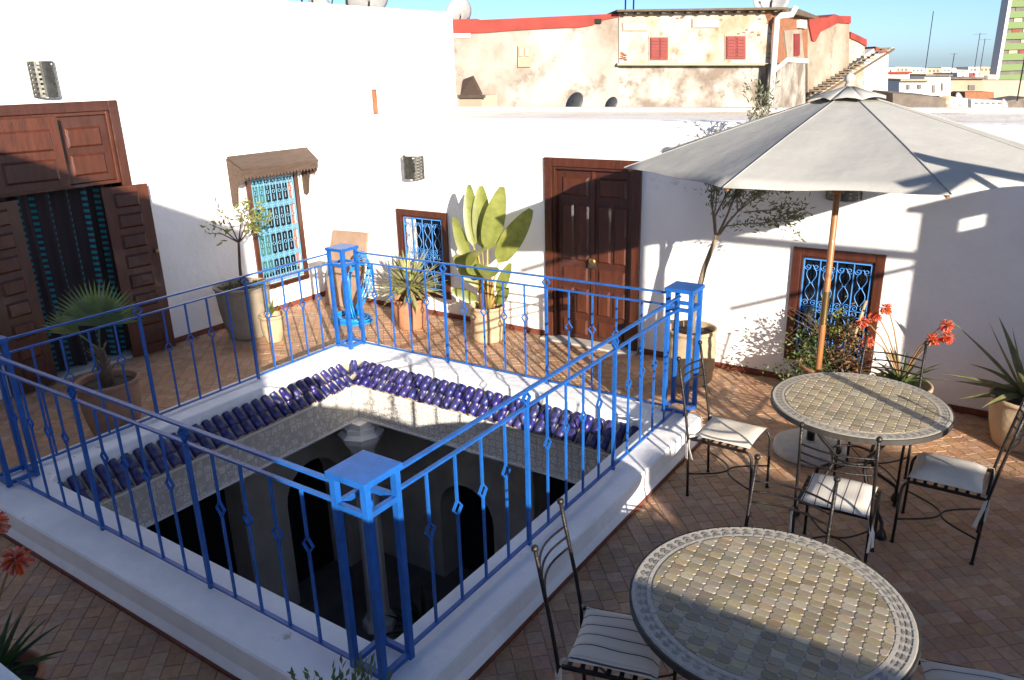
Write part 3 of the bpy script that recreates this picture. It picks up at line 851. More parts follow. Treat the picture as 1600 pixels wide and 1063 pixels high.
# curtain
nx, nz_ = 70, 6
mb = MB()
cy0, cy1 = 3.52, 5.04
for j in range(nz_+1):
    for i in range(nx+1):
        u = i/nx; v = j/nz_
        sway = .05*math.sin(u*42+v*.8)+.022*math.sin(u*91+1.3)
        mb.v.append((XW-.17+sway, cy0+(cy1-cy0)*u+.03*math.sin(v*2+u*5)*(1-v), .05+2.08*v))
for j in range(nz_):
    for i in range(nx):
        a = j*(nx+1)+i
        mb.f.append((a, a+1, a+nx+2, a+nx+1))
cur = mb.build('curtain', 'curtain', None, smooth=True)
tag(cur, 'dark curtain with columns of turquoise dashes hanging in the open doorway', 'curtain')
uv = cur.data.uv_layers.new(name='UVMap')
for p in cur.data.polygons:
    for li in p.loop_indices:
        vi = cur.data.loops[li].vertex_index
        i, j = vi % (nx+1), vi//(nx+1)
        uv.data[li].uv = (i/nx*1.7, j/nz_)
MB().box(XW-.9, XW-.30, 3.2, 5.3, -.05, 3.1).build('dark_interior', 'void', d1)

# ------------------------------------------------------------------ windows with iron grilles
def scroll_pts(r, turns=1.35, n=16, s=1):
    return [(s*(r-r*t*.8)*math.cos(2*math.pi*turns*t)-s*r*0, 0, (r-r*t*.8)*math.sin(2*math.pi*turns*t)) for t in [k/n for k in range(n+1)]]
def scroll_mesh(mat, r, th):
    me = []
    for s in (1, -1):
        mb = MB(); mb.tube([(s*(q[0]-r), q[1], q[2]) for q in scroll_pts(r)], th, 4); me.append(mb.mesh('scroll', mat))
    return me
def grille(parent, W, H, mat, th, ncol, rows, lyre, px_axis):
    """local frame: x along the window from 0..W, z 0..H, y out of the wall; parent mesh = outer bars"""
    mb = MB()
    for (a, b) in (((0,0,0),(W,0,0)), ((0,0,H),(W,0,H)), ((0,0,0),(0,0,H)), ((W,0,0),(W,0,H))):
        mb.bar(a, b, th*2.2, th*2.2)
    g = mb.build('grille', mat, None)
    g.parent = parent
    sc = scroll_mesh(mat, W/ncol*.22, th*.75)
    cw = W/ncol
    for i in range(1, ncol):
        mb = MB(); mb.bar((i*cw, 0, 0), (i*cw, 0, H), th*1.7); mb.build('bar', mat, g, world=False)
    ys = [H*k/rows for k in range(rows+1)]
    for j, z in enumerate(ys):
        zz = min(max(z, .05), H-.05)
        if 0 < j < rows:
            mb = MB(); mb.bar((0, .004, zz), (W, .004, zz), th*1.5); mb.build('cross_bar', mat, g, world=False)
        for i in range(ncol+1):
            x = i*cw
            for s in (0, 1):
                if (i == 0 and s == 0) or (i == ncol and s == 1): continue
                for up_ in (1, -1):
                    zc_ = zz+up_*cw*.20
                    if zc_ < .02 or zc_ > H-.02: continue
                    o = inst(None, 'scroll', g, (x+(1 if s else -1)*th*.8, .006, zc_), (0,0,0), (-1 if s == 0 else 1, 1, up_), mesh=sc[1])
    # lyres / rings between the rows
    for j in range(rows):
        z0, z1 = ys[j], ys[j+1]
        hh = (z1-z0)
        for i in range(ncol):
            x = (i+.5)*cw
            mb = MB()
            if lyre:
                for s in (-1, 1):
                    pts = []
                    for k in range(17):
                        t = k/16
                        a = abs(math.sin(2*math.pi*t))**1.2*cw*.27*(1 if True else 0)
                        pts.append((x+s*(.006+a), .003, z0+hh*(.12+.76*t)))
                    mb.tube(pts, th*.7, 4)
                mb.bar((x-.02, .003, z0+hh*.5), (x+.02, .003, z0+hh*.5), th*1.5)
                mb.build('lyre', mat, g, world=False)
            else:
                mb.tube([(x, .003, z0+hh*.2), (x, .003, z0+hh*.38)], th*.7, 4)
                mb.tube(arc((x, .003, z0+hh*.5), cw*.22, 0, 2*math.pi, 12, 'xz')[:-1], th*.7, 4, closed=True)
                mb.tube([(x, .003, z0+hh*.62), (x, .003, z0+hh*.8)], th*.7, 4)
                mb.build('ring_bar', mat, g, world=False)
    return g
def back_window(x0, x1, z0, z1, label, cloth=None):
    o = tag(empty('barred_window', ((x0+x1)/2, YW, z0)), label, 'window')
    fw_ = .085
    frame_members(o, 1, YW, -1, x0, x1, z0, z1, fw_, 'wood_red', .03, .12)
    frame_members(o, 1, YW+.015, -1, x0+fw_, x1-fw_, z0+fw_, z1-fw_, .022, 'wood_dark', .025, .08, name='inner_frame')
    MB().box(x0+fw_, x1-fw_, YW+.062, YW+.08, z0+fw_, z1-fw_).build('pane', 'glass_dark', o)
    if cloth:
        mb = MB()
        for i in range(12):
            a = x0+fw_+.01+i*.017
            mb.add([(a, YW+.04+.012*(i % 2), z0+.1), (a+.017, YW+.04+.012*((i+1) % 2), z0+.1), (a+.017, YW+.04+.012*((i+1) % 2), z1-.1), (a, YW+.04+.012*(i % 2), z1-.1)], [(0,1,2,3)])
        mb.build('curtain_cloth', cloth, o)
    W, H = x1-x0-2*fw_-.06, z1-z0-2*fw_-.06
    g = grille(o, W, H, 'blue_grille', .0055, 4, 2, True, 1)
    g.location = (-W/2, .0, fw_+.03)
    g.rotation_euler = (0, 0, 0)
    return o
back_window(-7.41, -6.52, .265, 1.46, 'dark wooden window with blue scrolled iron grille between the yucca and the banana plant', 'cushion')
back_window(-2.02, -1.155, .25, 1.455, 'reddish framed window with blue scrolled grille behind the parasol pole')
# hooded window in the left wall
hw = tag(empty('hooded_window', (XW, 7.23, .34)), 'tall narrow window with pale blue grille under a small wooden hood', 'window')
frame_members(hw, 0, XW, 1, 6.78, 7.68, .34, 1.98, .075, 'wood_red', .03, .12)
MB().box(XW-.085, XW-.07, 6.855, 7.605, .415, 1.905).build('pane', 'glass_dark', hw)
def cloth_strip(y0, y1, z0, z1, mat):
    mb = MB(); n_ = 10
    for i in range(n_):
        a = y0+(y1-y0)*i/n_; b = y0+(y1-y0)*(i+1)/n_
        xa = XW-.055+.014*(i % 2); xb = XW-.055+.014*((i+1) % 2)
        mb.add([(xa,a,z0),(xb,b,z0),(xb,b,z1),(xa,a,z1)], [(0,1,2,3)])
    mb.build('curtain_cloth', mat, hw)
cloth_strip(6.86, 7.15, .55, 1.90, 'teal_cloth'); cloth_strip(7.53, 7.60, .55, 1.90, 'orange_cloth')
MB().box(XW-.065, XW-.02, 6.9, 7.56, .42, .50).build('red_sill_cloth', 'red_cloth', hw, bevel=.02)
g = grille(hw, .72, 1.46, 'sky_grille', .0068, 7, 4, False, 0)
g.location = (.005, 6.87-7.23, .09); g.rotation_euler = (0, 0, R(90)); g.scale = (1, -1, 1)
hood = MB()
hood.add([(XW,6.55,2.25),(XW,7.93,2.25),(XW+.36,7.80,2.09),(XW+.36,6.52,2.12),(XW,6.55,2.22),(XW,7.93,2.22),(XW+.36,7.80,2.06),(XW+.36,6.52,2.09)],
         [(0,1,2,3),(4,7,6,5),(0,3,7,4),(1,5,6,2),(3,2,6,7)])
hb = hood.build('hood', 'wood_grey', hw)
mb = MB()
n_ = 22
for k in range(n_):
    a = 6.53+(7.79-6.53)*k/n_; b = 6.53+(7.79-6.53)*(k+1)/n_
    mb.prism([(a, 2.085), (b, 2.085), (b, 2.00), ((a+b)/2, 1.955), (a, 2.00)], 0, XW+.335, XW+.352)
mb.build('scalloped_valance', 'wood_grey', hb)
for y in (6.53, 7.77):
    mb = MB()
    mb.prism([(XW+.001, 2.22), (XW+.33, 2.07), (XW+.33, 1.95), (XW+.26, 1.90), (XW+.16, 1.88), (XW+.11, 1.62), (XW+.06, 1.58), (XW+.001, 1.60)], 1, y, y+.022)
    mb.build('side_bracket', 'wood_grey', hb)

# ------------------------------------------------------------------ perforated half-round wall lamps
def sconce(name, label, loc, rz, w, h):
    o = tag(empty(name, loc, rz), label, 'wall lamp', 'perforated wall lamps')
    mb = MB(); nu, nv = 17, 15
    r = w/2
    def P(i, j, rr): 
        a = math.pi*i/nu
        return (rr*math.cos(a), -rr*math.sin(a)*.85, h*j/nv)
    for i in range(nu):
        for j in range(nv):
            if i % 2 == 1 and j % 2 == 1 and (i < 6 or i > 9): continue
            q = [P(i,j,r),P(i+1,j,r),P(i+1,j+1,r),P(i,j+1,r)]
            q2 = [P(i,j,r-.006),P(i+1,j,r-.006),P(i+1,j+1,r-.006),P(i,j+1,r-.006)]
            mb.add(q+q2, [(0,1,2,3),(7,6,5,4),(0,4,5,1),(1,5,6,2),(2,6,7,3),(3,7,4,0)])
    mb.build('shade', 'pewter', o, world=False, fix=False)
    MB().box(-r*.22, r*.22, -.03, 0.0, h*.3, h*.7).build('back_plate', 'pewter', o, world=False)
    return o
sconce('wall_lamp', 'half-round perforated metal wall lamp above the tall open door', (XW+.004, 4.42, 3.08), R(90), .27, .36)
sconce('wall_lamp', 'half-round perforated metal wall lamp between the hooded window and the closed door', (-7.03, YW-.004, 1.89), 0, .33, .30)
sconce('wall_lamp', 'perforated metal wall lamp half hidden under the parasol edge', (-1.60, YW-.004, 1.955), 0, .33, .30)

# ================================================================== FURNITURE
def make_table(label, loc, rz, r, seed):
    g = random.Random(seed)
    o = thing('mosaic_table', label, 'table', loc, rz, 'round mosaic tables')
    H = .87
    mb = MB()
    mb.lathe([(.001, H-.034), (r-.02, H-.034), (r-.004, H-.030), (r-.004, H-.004), (r-.012, H-.002), (.001, H-.002)], 64)
    top = mb.build('tabletop', 'mosaic_white', o, world=False)
    mb = MB(); mb.lathe([(r-.003, H-.040), (r+.006, H-.040), (r+.006, H-.003), (r-.003, H-.003)], 64)
    mb.build('metal_rim', 'table_rim', top, world=False)
    tm = []
    a, b, c = .0316, .0226, .0085
    for k in range(4):
        q = MB(); e = .0012
        def oc(s, z): 
            A, B, Cc = a-s, b-s, c
            return [(-A+Cc,-B,z),(A-Cc,-B,z),(A,-B+Cc,z),(A,B-Cc,z),(A-Cc,B,z),(-A+Cc,B,z),(-A,B-Cc,z),(-A,-B+Cc,z)]
        q.v = oc(g.uniform(0,.001), -.003)+oc(e, .0012+g.uniform(-.0004,.0006))
        q.f = [tuple(range(8,16))]+[(i,(i+1)%8,8+(i+1)%8,8+i) for i in range(8)]
        tm.append(q.mesh('mosaic_tile', 'mosaic'))
    ri = r*.845
    pa, pb = .0645, .0465
    spots = []; edge = []
    for i in range(-14, 15):
        for j in range(-14, 15):
            x, y = i*pa, j*pb
            if math.hypot(abs(x)+a, abs(y)+b) < ri-.001: spots.append((x, y))
            elif math.hypot(max(abs(x)-a, 0), max(abs(y)-b, 0)) < ri-.012: edge.append((x, y))
    spots.sort(key=lambda s: math.hypot(*s))
    for (x, y) in spots[:295]:
        inst(None, 'mosaic_tile', top, (x+g.uniform(-.0012,.0012), y+g.uniform(-.0012,.0012), H), (g.uniform(-.012,.012), g.uniform(-.012,.012), g.uniform(-.05,.05)), mesh=g.choice(tm))
    rest = MB()
    for (x, y) in spots[295:]:
        m_ = g.choice(tm)
        rest.add([(v.co.x+x, v.co.y+y, v.co.z+H) for v in m_.vertices], [tuple(p.vertices) for p in m_.polygons])
    for (x, y) in edge:                     # cut pieces along the border
        m_ = g.choice(tm); vv_ = []
        for v in m_.vertices:
            p = Vector((v.co.x+x, v.co.y+y)); lim = ri-.002-(.0012 if v.co.z > 0 else 0)
            if p.length > lim: p = p.normalized()*lim
            vv_.append((p.x, p.y, v.co.z+H))
        rest.add(vv_, [tuple(p.vertices) for p in m_.polygons])
    if rest.v:
        q = rest.build('mosaic_tiles', 'mosaic_edge', top, world=False, fix=False); q['kind'] = 'stuff'
    # border: plain ring, triangles ring, plain ring
    mb = MB(); n_ = 64
    tri = MB()
    for k in range(n_):
        a0 = 2*math.pi*(k+.06)/n_; a1 = 2*math.pi*(k+.94)/n_; am = (a0+a1)/2
        def pt(rr, an, z=H+.0012): return (rr*math.cos(an), rr*math.sin(an), z)
        for (q0, q1) in ((ri+.004, ri+.022), (r-.025, r-.010)):
            mb.add([pt(q0,a0),pt(q0,a1),pt(q1,a1),pt(q1,a0)], [(0,1,2,3)])
        ra, rb, rc = ri+.026, (ri+r)/2-.004, r-.028
        tri.add([pt(ra,a0),pt(ra,a1),pt(rb,am)], [(0,1,2)])
        tri.add([pt(rb+.004,a0),pt(rb+.004,a1),pt(rc,am)], [(0,1,2)])
    q = mb.build('border_tiles', 'mosaic_white', top, world=False); q['kind'] = 'stuff'
    q = tri.build('border_triangles', 'mosaic_grey', top, world=False); q['kind'] = 'stuff'
    # wrought-iron base: ring under the top, four bowed legs with ball feet
    mb = MB(); mb.tube(arc((0,0,H-.05), r*.62, 0, 2*math.pi, 32)[:-1], .011, 6, closed=True); mb.build('ring', 'iron', o, world=False, smooth=True)
    for k in range(4):
        an = math.pi/4+k*math.pi/2
        prof = [(.62*r, H-.05), (.60*r, .74), (.42*r, .60), (.27*r, .50), (.25*r, .40), (.38*r, .26), (.58*r, .17), (.68*r, .12), (.70*r, .03)]
        pts = [(a_*math.cos(an), a_*math.sin(an), z) for a_, z in prof]
        # smooth it
        sm = []
        for i in range(len(pts)-1):
            for t in (0, .5): sm.append(lerp(pts[i], pts[i+1], t))
        sm.append(Vector(pts[-1]))
        mb = MB(); mb.tube(sm, .014, 6); lg = mb.build('leg', 'iron', o, world=False, smooth=True)
        mb = MB(); mb.lathe([(.001,0),(.036,.0),(.038,.02),(.026,.055),(.016,.075),(.001,.08)], 8, (pts[-1][0], pts[-1][1], 0)); mb.build('foot', 'iron', lg, world=False, smooth=True)
    mb = MB(); mb.tube(arc((0,0,.45), r*.255, 0, 2*math.pi, 20)[:-1], .009, 6, closed=True); mb.build('ring', 'iron', o, world=False, smooth=True)
    return o
make_table('round mosaic table in front of the parasol pole, sunlit', (-.87, 5.67, 0), R(0), .605, 1)
make_table('round mosaic table nearest the camera, half in shade', (-.75, 3.10, 0), R(2), .625, 2)

def make_chair():
    """faces local +x; origin on the floor under the seat centre"""
    o = empty('iron_chair', (0,0,0))
    W = .225
    seatz = .50
    for s in (-1, 1):
        y = s*W
        pts = [(-.235,y,0),(-.245,y,.25),(-.255,y,.50),(-.285,y*.985,.70),(-.325,y*.97,.92),(-.36,y*.96,1.11)]
        mb = MB(); mb.tube(pts, .0105, 7)
        mb.lathe([(.001,0),(.016,0),(.016,.008),(.010,.014)], 7, (-.235,y,0))
        up_ = mb.build('rear_upright', 'iron', o, world=False, smooth=True)
        mb = MB(); mb.ball((-.362,y*.96,1.125), .019, 8, 6); mb.build('finial', 'iron', up_, world=False, smooth=True)
        pts = [(.255,y,0),(.25,y,.30),(.245,y,.42)]+[(.245-.06*(1-math.cos(a)), y, .42+.075*math.sin(a)) for a in [k*math.pi/12 for k in range(1,7)]]
        mb = MB(); mb.tube(pts, .0105, 7)
        mb.lathe([(.001,0),(.016,0),(.016,.008),(.010,.014)], 7, (.255,y,0))
        mb.build('front_leg', 'iron', o, world=False, smooth=True)
        mb = MB(); mb.bar((-.25,y,.495), (.19,y,.495), .016, .018); mb.build('seat_rail', 'iron', o, world=False)
    for z, xx in ((.985,-.337), (.925,-.326), (.865,-.313)):
        pts = [(xx-.055*math.sin(math.pi*k/10)+0.0, -W*.965+2*W*.965*k/10, z+.0*math.sin(math.pi*k/10)) for k in range(11)]
        mb = MB(); mb.tube(pts, .0065, 6); mb.build('back_rail', 'iron', o, world=False, smooth=True)
    for k in range(7):
        x = -.20+k*.063
        mb = MB(); mb.bar((x,-W,.503), (x,W,.503), .022, .006); mb.build('slat', 'iron', o, world=False)
    for (x, s) in ((.25, -1), (-.245, 1)):
        pts = [(x+s*.245*math.sin(math.pi*k/14), -W+2*W*k/14, .19) for k in range(15)]
        mb = MB(); mb.tube(pts, .007, 6); mb.build('stretcher', 'iron', o, world=False, smooth=True)
    return o
def cushion_mesh(mat, w=.42, d=.44, h=.038, seed=0, lift=0.0):
    g = random.Random(seed); n_ = 14
    mb = MB()
    def hgt(u, v):
        e = (1-abs(u)**4)*(1-abs(v)**4)
        return h*max(e, 0)**.6+.006*math.sin(4*u+seed)*math.cos(3*v+seed*2)*e
    def pos(i, j, top):
        u = -1+2*i/n_; v = -1+2*j/n_
        pin = 1-.05*(1-abs(u)**2)*abs(v)-.05*(1-abs(v)**2)*abs(u)
        z = hgt(u, v)*(1 if top else -.35)+lift*u
        return (u*d/2*pin, v*w/2*pin, z)
    for top in (1, 0):
        base = len(mb.v)
        for i in range(n_+1):
            for j in range(n_+1): mb.v.append(pos(i, j, top))
        for i in range(n_):
            for j in range(n_):
                a = base+i*(n_+1)+j
                f = (a, a+1, a+n_+2, a+n_+1)
                mb.f.append(f if top else f[::-1])
    return mb
def place_chair(src, label, loc, face, clabel=None, cmat='cushion', seed=0, h=.038, lift=0):
    """face: direction angle of the seat front"""
    o = src if src.get('label') is None else copy_tree(src)
    o.location = (loc[0], loc[1], 0); o.rotation_euler = (0,0,face)
    tag(o, label, 'chair', 'black wrought-iron chairs round the mosaic tables')
    if clabel:
        c = thing('seat_cushion', clabel, 'cushion', (loc[0], loc[1], .520), face, 'seat cushions on the iron chairs')
        mb = cushion_mesh(cmat, seed=seed, h=h, lift=lift); pad = mb.build('pad', cmat, c, world=False, smooth=True)
        for s in (-1, 1):
            y = s*.205
            g = random.Random(seed*3+s+5)
            for q in range(2):
                x0 = -.215
                pts = [(x0,y,.01),(x0-.035,y+s*.015,.0),(x0-.045+.02*q,y+s*(.03+.01*q),-.08),(x0-.04+.05*q,y+s*(.025+.02*q),-.17-.09*g.random())]
                m2 = MB()
                wv = .010
                for i in range(len(pts)-1):
                    p, p2 = Vector(pts[i]), Vector(pts[i+1])
                    n0 = len(m2.v)
                    m2.add([p+Vector((-wv,wv*.6,0)), p+Vector((wv,-wv*.6,0)), p2+Vector((wv,-wv*.6,0)), p2+Vector((-wv,wv*.6,0))], [(0,1,2,3)])
                t_ = m2.build('tie', 'strap', c, world=False)
                so_ = t_.modifiers.new('thick', 'SOLIDIFY'); so_.thickness = .003
    return o
ch = make_chair()
place_chair(ch, 'iron chair with plain pale cushion beside the blue corner pillar', (-1.72, 5.44), R(0), 'plain pale seat cushion crossed by railing shadows, beside the blue pillar', 'cushion', 1, .030)
place_chair(ch, 'iron chair seen from behind in front of the sunlit table, with striped cushion', (-.80, 4.90), R(93), 'sunlit white striped cushion with dangling ties in front of the far table', 'cushion_striped', 2, .045)
place_chair(ch, 'iron chair without visible cushion tucked under the far edge of the nearest table', (-.905, 3.60), R(-94))
place_chair(ch, 'iron chair behind the far table in front of the flowering aloe', (-.79, 6.14), R(-90))
place_chair(ch, 'iron chair in shade to the left of the nearest table', (-1.385, 2.875), R(15), 'shaded white striped cushion to the left of the nearest table', 'cushion_striped', 4, .045)
place_chair(ch, 'iron chair with plump plain cushion to the right of the far table', (-.24, 5.585), R(180), 'plump plain white cushion on the chair to the right of the far table', 'cushion', 5, .062)
place_chair(ch, 'iron chair at the lower right corner, right of the nearest table', (.13, 3.38), R(195), 'striped cushion just showing at the lower right edge', 'cushion_striped', 6, .045)

# ------------------------------------------------------------------ parasol
UX, UY, UR, UZ, UT = -1.34, 6.46, 1.66, 2.475, 3.00
par = thing('parasol', 'large off-white canvas parasol on a wooden pole behind the far table', 'parasol', (UX, UY, 0))
mb = MB(); nr, ns = 10, 8
def canopy_pt(k, t, f):
    """k: panel, f: 0..1 across the panel, t: 0 apex..1 rim"""
    a0 = R(33)+k*math.pi/4; a1 = a0+math.pi/4
    p0 = Vector((math.cos(a0), math.sin(a0))); p1 = Vector((math.cos(a1), math.sin(a1)))
    p = p0*(1-f)+p1*f
    scal = 1-.055*math.sin(math.pi*f)*t**2          # scalloped hem
    sag = -.030*math.sin(math.pi*f)*math.sin(math.pi*min(t,1)*.9)
    z = UT+(UZ-UT)*(.92*t+.08*t*t)+sag*(t)
    return (UX+p.x*UR*t*scal, UY+p.y*UR*t*scal, z+.008*math.sin(9*f+5*t+k*2)*t*math.sin(math.pi*f))
for k in range(8):
    base = len(mb.v)
    for i in range(nr+1):
        for j in range(ns+1): mb.v.append(canopy_pt(k, .06+.94*i/nr, j/ns))
    for i in range(nr):
        for j in range(ns):
            a = base+i*(ns+1)+j
            mb.f.append((a, a+1, a+ns+2, a+ns+1))
can = mb.build('canopy', 'canvas', par, smooth=True, fix=False)
b_ = bmesh.new(); b_.from_mesh(can.data); bmesh.ops.remove_doubles(b_, verts=b_.verts, dist=1e-4)
bmesh.ops.recalc_face_normals(b_, faces=b_.faces)
for e in b_.edges:
    if len(e.link_faces) == 2 and e.calc_face_angle(0) > R(9): e.smooth = False
b_.to_mesh(can.data); b_.free()
mo = can.modifiers.new('thick', 'SOLIDIFY'); mo.thickness = .003
for k in range(8):
    a = R(33)+k*math.pi/4
    pts = [Vector(canopy_pt(k, .08+.92*i/8, 0))+Vector((0,0,.004)) for i in range(9)]
    m2 = MB(); m2.tube(pts, .0035, 4); m2.build('seam', 'canvas', can)
    pts = [Vector(canopy_pt(k, .05+.93*i/4, 0))-Vector((0,0,.028)) for i in range(5)]
    m2 = MB(); m2.bar(pts[0], pts[-1], .016, .022); rb = m2.build('rib', 'wood_pole', par)
    m2 = MB(); m2.bar((UX+.04*math.cos(a), UY+.04*math.sin(a), 2.28), lerp(pts[0], pts[-1], .5), .014, .02); m2.build('strut', 'wood_pole', par)
mb = MB()
for k in range(8):
    base = len(mb.v)
    for i in range(3):
        for j in range(5):
            f = j/4; t = (0.02, .09, .17)[i]
            p = Vector(canopy_pt(k, t, f)); 
            mb.v.append((p.x, p.y, UT+.045-.085*(t/.17)+(-.012+.018*math.sin(math.pi*f))*(t/.17)**2))
    for i in range(2):
        for j in range(4):
            a = base+i*5+j
            mb.f.append((a, a+1, a+6, a+5))
vc = mb.build('vent_cap', 'canvas', par, smooth=True)
vc.modifiers.new('thick', 'SOLIDIFY').thickness = .003
mb = MB(); mb.lathe([(.001,UT+.03),(.03,UT+.03),(.032,UT+.05),(.022,UT+.06),(.038,UT+.075),(.040,UT+.095),(.026,UT+.12),(.001,UT+.125)], 10, (UX,UY,0)); mb.build('finial', 'concrete', par, smooth=True)
mb = MB(); mb.tube([(UX,UY,.12),(UX,UY,1.2),(UX,UY,UT+.06)], .026, 12); mb.build('pole', 'wood_pole', par, smooth=True)
mb = MB(); mb.lathe([(.029,1.17),(.029,1.45)], 12, (UX,UY,0)); mb.build('sleeve', 'brass', par, smooth=True)
mb = MB(); mb.lathe([(.026,2.24),(.055,2.245),(.055,2.30),(.026,2.305)], 12, (UX,UY,0)); mb.build('hub', 'wood_pole', par, smooth=True)
mb = MB(); mb.lathe([(.001,.004),(.30,.004),(.305,.02),(.30,.075),(.27,.095),(.06,.12),(.001,.12)], 32, (UX,UY,0)); pb = mb.build('base', 'concrete', par, smooth=True); pb['label'] = 'round pale concrete base'
mb = MB(); mb.lathe([(.03,.12),(.034,.12),(.034,.30),(.030,.30)], 12, (UX,UY,0)); mb.build('socket', 'iron', pb, smooth=True)

# unseen pole frame beyond the right edge, added to throw the thin shadows
pg = thing('shadow_frame', 'unseen bare pole frame beyond the right edge, added for its shadows', 'pole frame', (1.31, 4.3, 0))
def pbar(nm, p0, p1, w_): m2 = MB(); m2.bar(p0, p1, w_); m2.build(nm, 'wood_pole', pg)
pbar('post', (1.31,4.3,0), (1.31,4.3,3.16), .06)  # post of the added shadow frame
pbar('shadow_beam', (.95,4.3,3.20), (4.6,4.3,3.20), .07)
pbar('brace', (2.35,4.34,2.42), (4.3,4.34,3.17), .05)
pbar('shadow_wire', (1.31,4.3,2.62), (2.36,4.34,2.425), .006)
pbar('post', (4.5,4.3,0), (4.5,4.3,3.16), .06)  # post of the added shadow frame
pbar('shadow_side_pole', (1.31,4.33,3.16), (1.95,3.2,3.42), .05)
pbar('shadow_side_pole', (1.31,4.27,3.14), (1.0,3.3,3.0), .05)

# ================================================================== POTS AND PLANTS
def pot(label, loc, h, r0, r1, mat, name='plant_pot', ridges=0, rim=.03, cat='pot'):
    o = thing(name, label, cat, (loc[0], loc[1], 0))
    prof = [(.001, .003), (r0*.96, .003), (r0, .012)]
    n_ = 12
    for i in range(1, n_+1):
        t = i/n_
        r = r0+(r1-r0)*t+.02*math.sin(math.pi*t)*1.0
        if ridges: r += .006*math.sin(t*ridges*2*math.pi)
        prof.append((r, .012+(h-.012-rim*1.3)*t))
    rr = r1
    prof += [(rr+rim*.55, h-rim*1.1), (rr+rim*.6, h-rim*.2), (rr+rim*.4, h), (rr-rim*.2, h), (rr-rim*.5, h-rim*.4), (rr-rim*.6, h-.09)]
    mb = MB(); mb.lathe(prof, 32, jitter=.004); mb.build('body', mat, o, world=False, smooth=True)
    mb = MB(); mb.lathe([(.001, h-.055), (rr*.5, h-.05), (rr-rim*.5, h-.065)], 20, jitter=.02); mb.build('soil', 'soil', o, world=False, smooth=True)
    return o
def leaf_blade(mb, base, d, L, wid, droop=.3, fold=.25, nseg=6, tip=.0, side=None, prof=None, curl=0):
    """folded blade: base point, direction, length, max width, droop (downwards bend)"""
    d = Vector(d).normalized(); base = Vector(base)
    s = side or d.cross(Vector((0,0,1)))
    s = Vector(s)
    if s.length < 1e-3: s = Vector((1,0,0))
    s.normalize()
    n0 = len(mb.v)
    p = base.copy(); dd = d.copy()
    for i in range(nseg+1):
        t = i/nseg
        wv = wid*(prof(t) if prof else math.sin(math.pi*min(1, .12+.88*t))**.7*(1-t**5*.6))
        up_ = s.cross(dd).normalized()
        ss = s
        if curl:
            ss = (s*math.cos(curl*t)+up_*math.sin(curl*t)).normalized(); up_ = ss.cross(dd).normalized()
        mb.v += [tuple(p-ss*wv/2+up_*wv*fold), tuple(p), tuple(p+ss*wv/2+up_*wv*fold)]
        p = p+dd*(L/nseg)
        dd = (dd+Vector((0,0,-1))*droop/nseg).normalized()
    for i in range(nseg):
        a = n0+i*3
        mb.f += [(a,a+1,a+4,a+3), (a+1,a+2,a+5,a+4)]
def dirv(az, el): return Vector((math.cos(az)*math.cos(el), math.sin(az)*math.cos(el), math.sin(el)))
def small_leaf(mb, p, d, L, w, g):
    d = Vector(d).normalized()
    s = d.cross(Vector((g.uniform(-1,1), g.uniform(-1,1), g.uniform(-1,1))))
    if s.length < 1e-3: return
    s.normalize(); p = Vector(p)
    n_ = s.cross(d)
    mb.add([p, p+d*L*.45+s*w/2+n_*w*.15, p+d*L, p+d*L*.45-s*w/2+n_*w*.15], [(0,1,2),(0,2,3)])

# fan palm
pot('wide brown clay pot holding the fan palm by the open door', (-7.06, 3.47), .56, .20, .27, 'clay_brown')
pl_ = thing('fan_palm', 'small fan palm with one big upright fan leaf in a brown pot', 'palm', (-7.06, 3.47, .5))
mb = MB(); mb.tube([(-7.06,3.47,.45),(-7.06,3.47,.66),(-7.05,3.46,.86)], [.055,.06,.04], 9); st = mb.build('trunk', 'bark_dark', pl_, smooth=True)
g = random.Random(3)
mb = MB()
for k in range(14):
    a = g.uniform(0, 6.28); z = .6+.02*k
    leaf_blade(mb, (-7.06+.04*math.cos(a),3.47+.04*math.sin(a),z), dirv(a, .9), .10+.05*g.random(), .03, .3, .3, 2)
mb.build('leaf_bases', 'bark', st)
def fan(base, ctr, nrm, spread, L, n_, mat, nm):
    """palmate leaf: petiole from base to ctr, segments radiating in the plane given by nrm"""
    base = Vector(base); ctr = Vector(ctr); nrm = Vector(nrm).normalized()
    axis = (ctr-base).normalized(); axis = (axis-nrm*axis.dot(nrm)).normalized()
    s = nrm.cross(axis)
    mb = MB()
    for k in range(n_):
        a = -spread+2*spread*k/(n_-1)
        d = axis*math.cos(a)+s*math.sin(a)
        q = L*(1-.12*abs(a)/spread)*g.uniform(.94, 1.04)
        leaf_blade(mb, ctr, d, q, .034, .10, .22, 6, side=d.cross(nrm), prof=lambda t: (.25+1.6*t if t < .5 else 1.05*(1-(t-.5)*1.9)) if t < 1 else .02)
    mb.tube([base, lerp(base, ctr, .5)+Vector((0,0,.01)), ctr], .008, 5)
    return mb.build(nm, mat, pl_)
fan((-7.05,3.46,.84), (-7.00,3.47,1.10), (.86,-.46,.22), R(82), .44, 30, 'leaf_palm', 'fan_leaf')
fan((-7.06,3.46,.84), (-7.16,3.36,1.02), (.7,-.1,.7), R(34), .34, 11, 'leaf_citrus', 'fan_leaf')

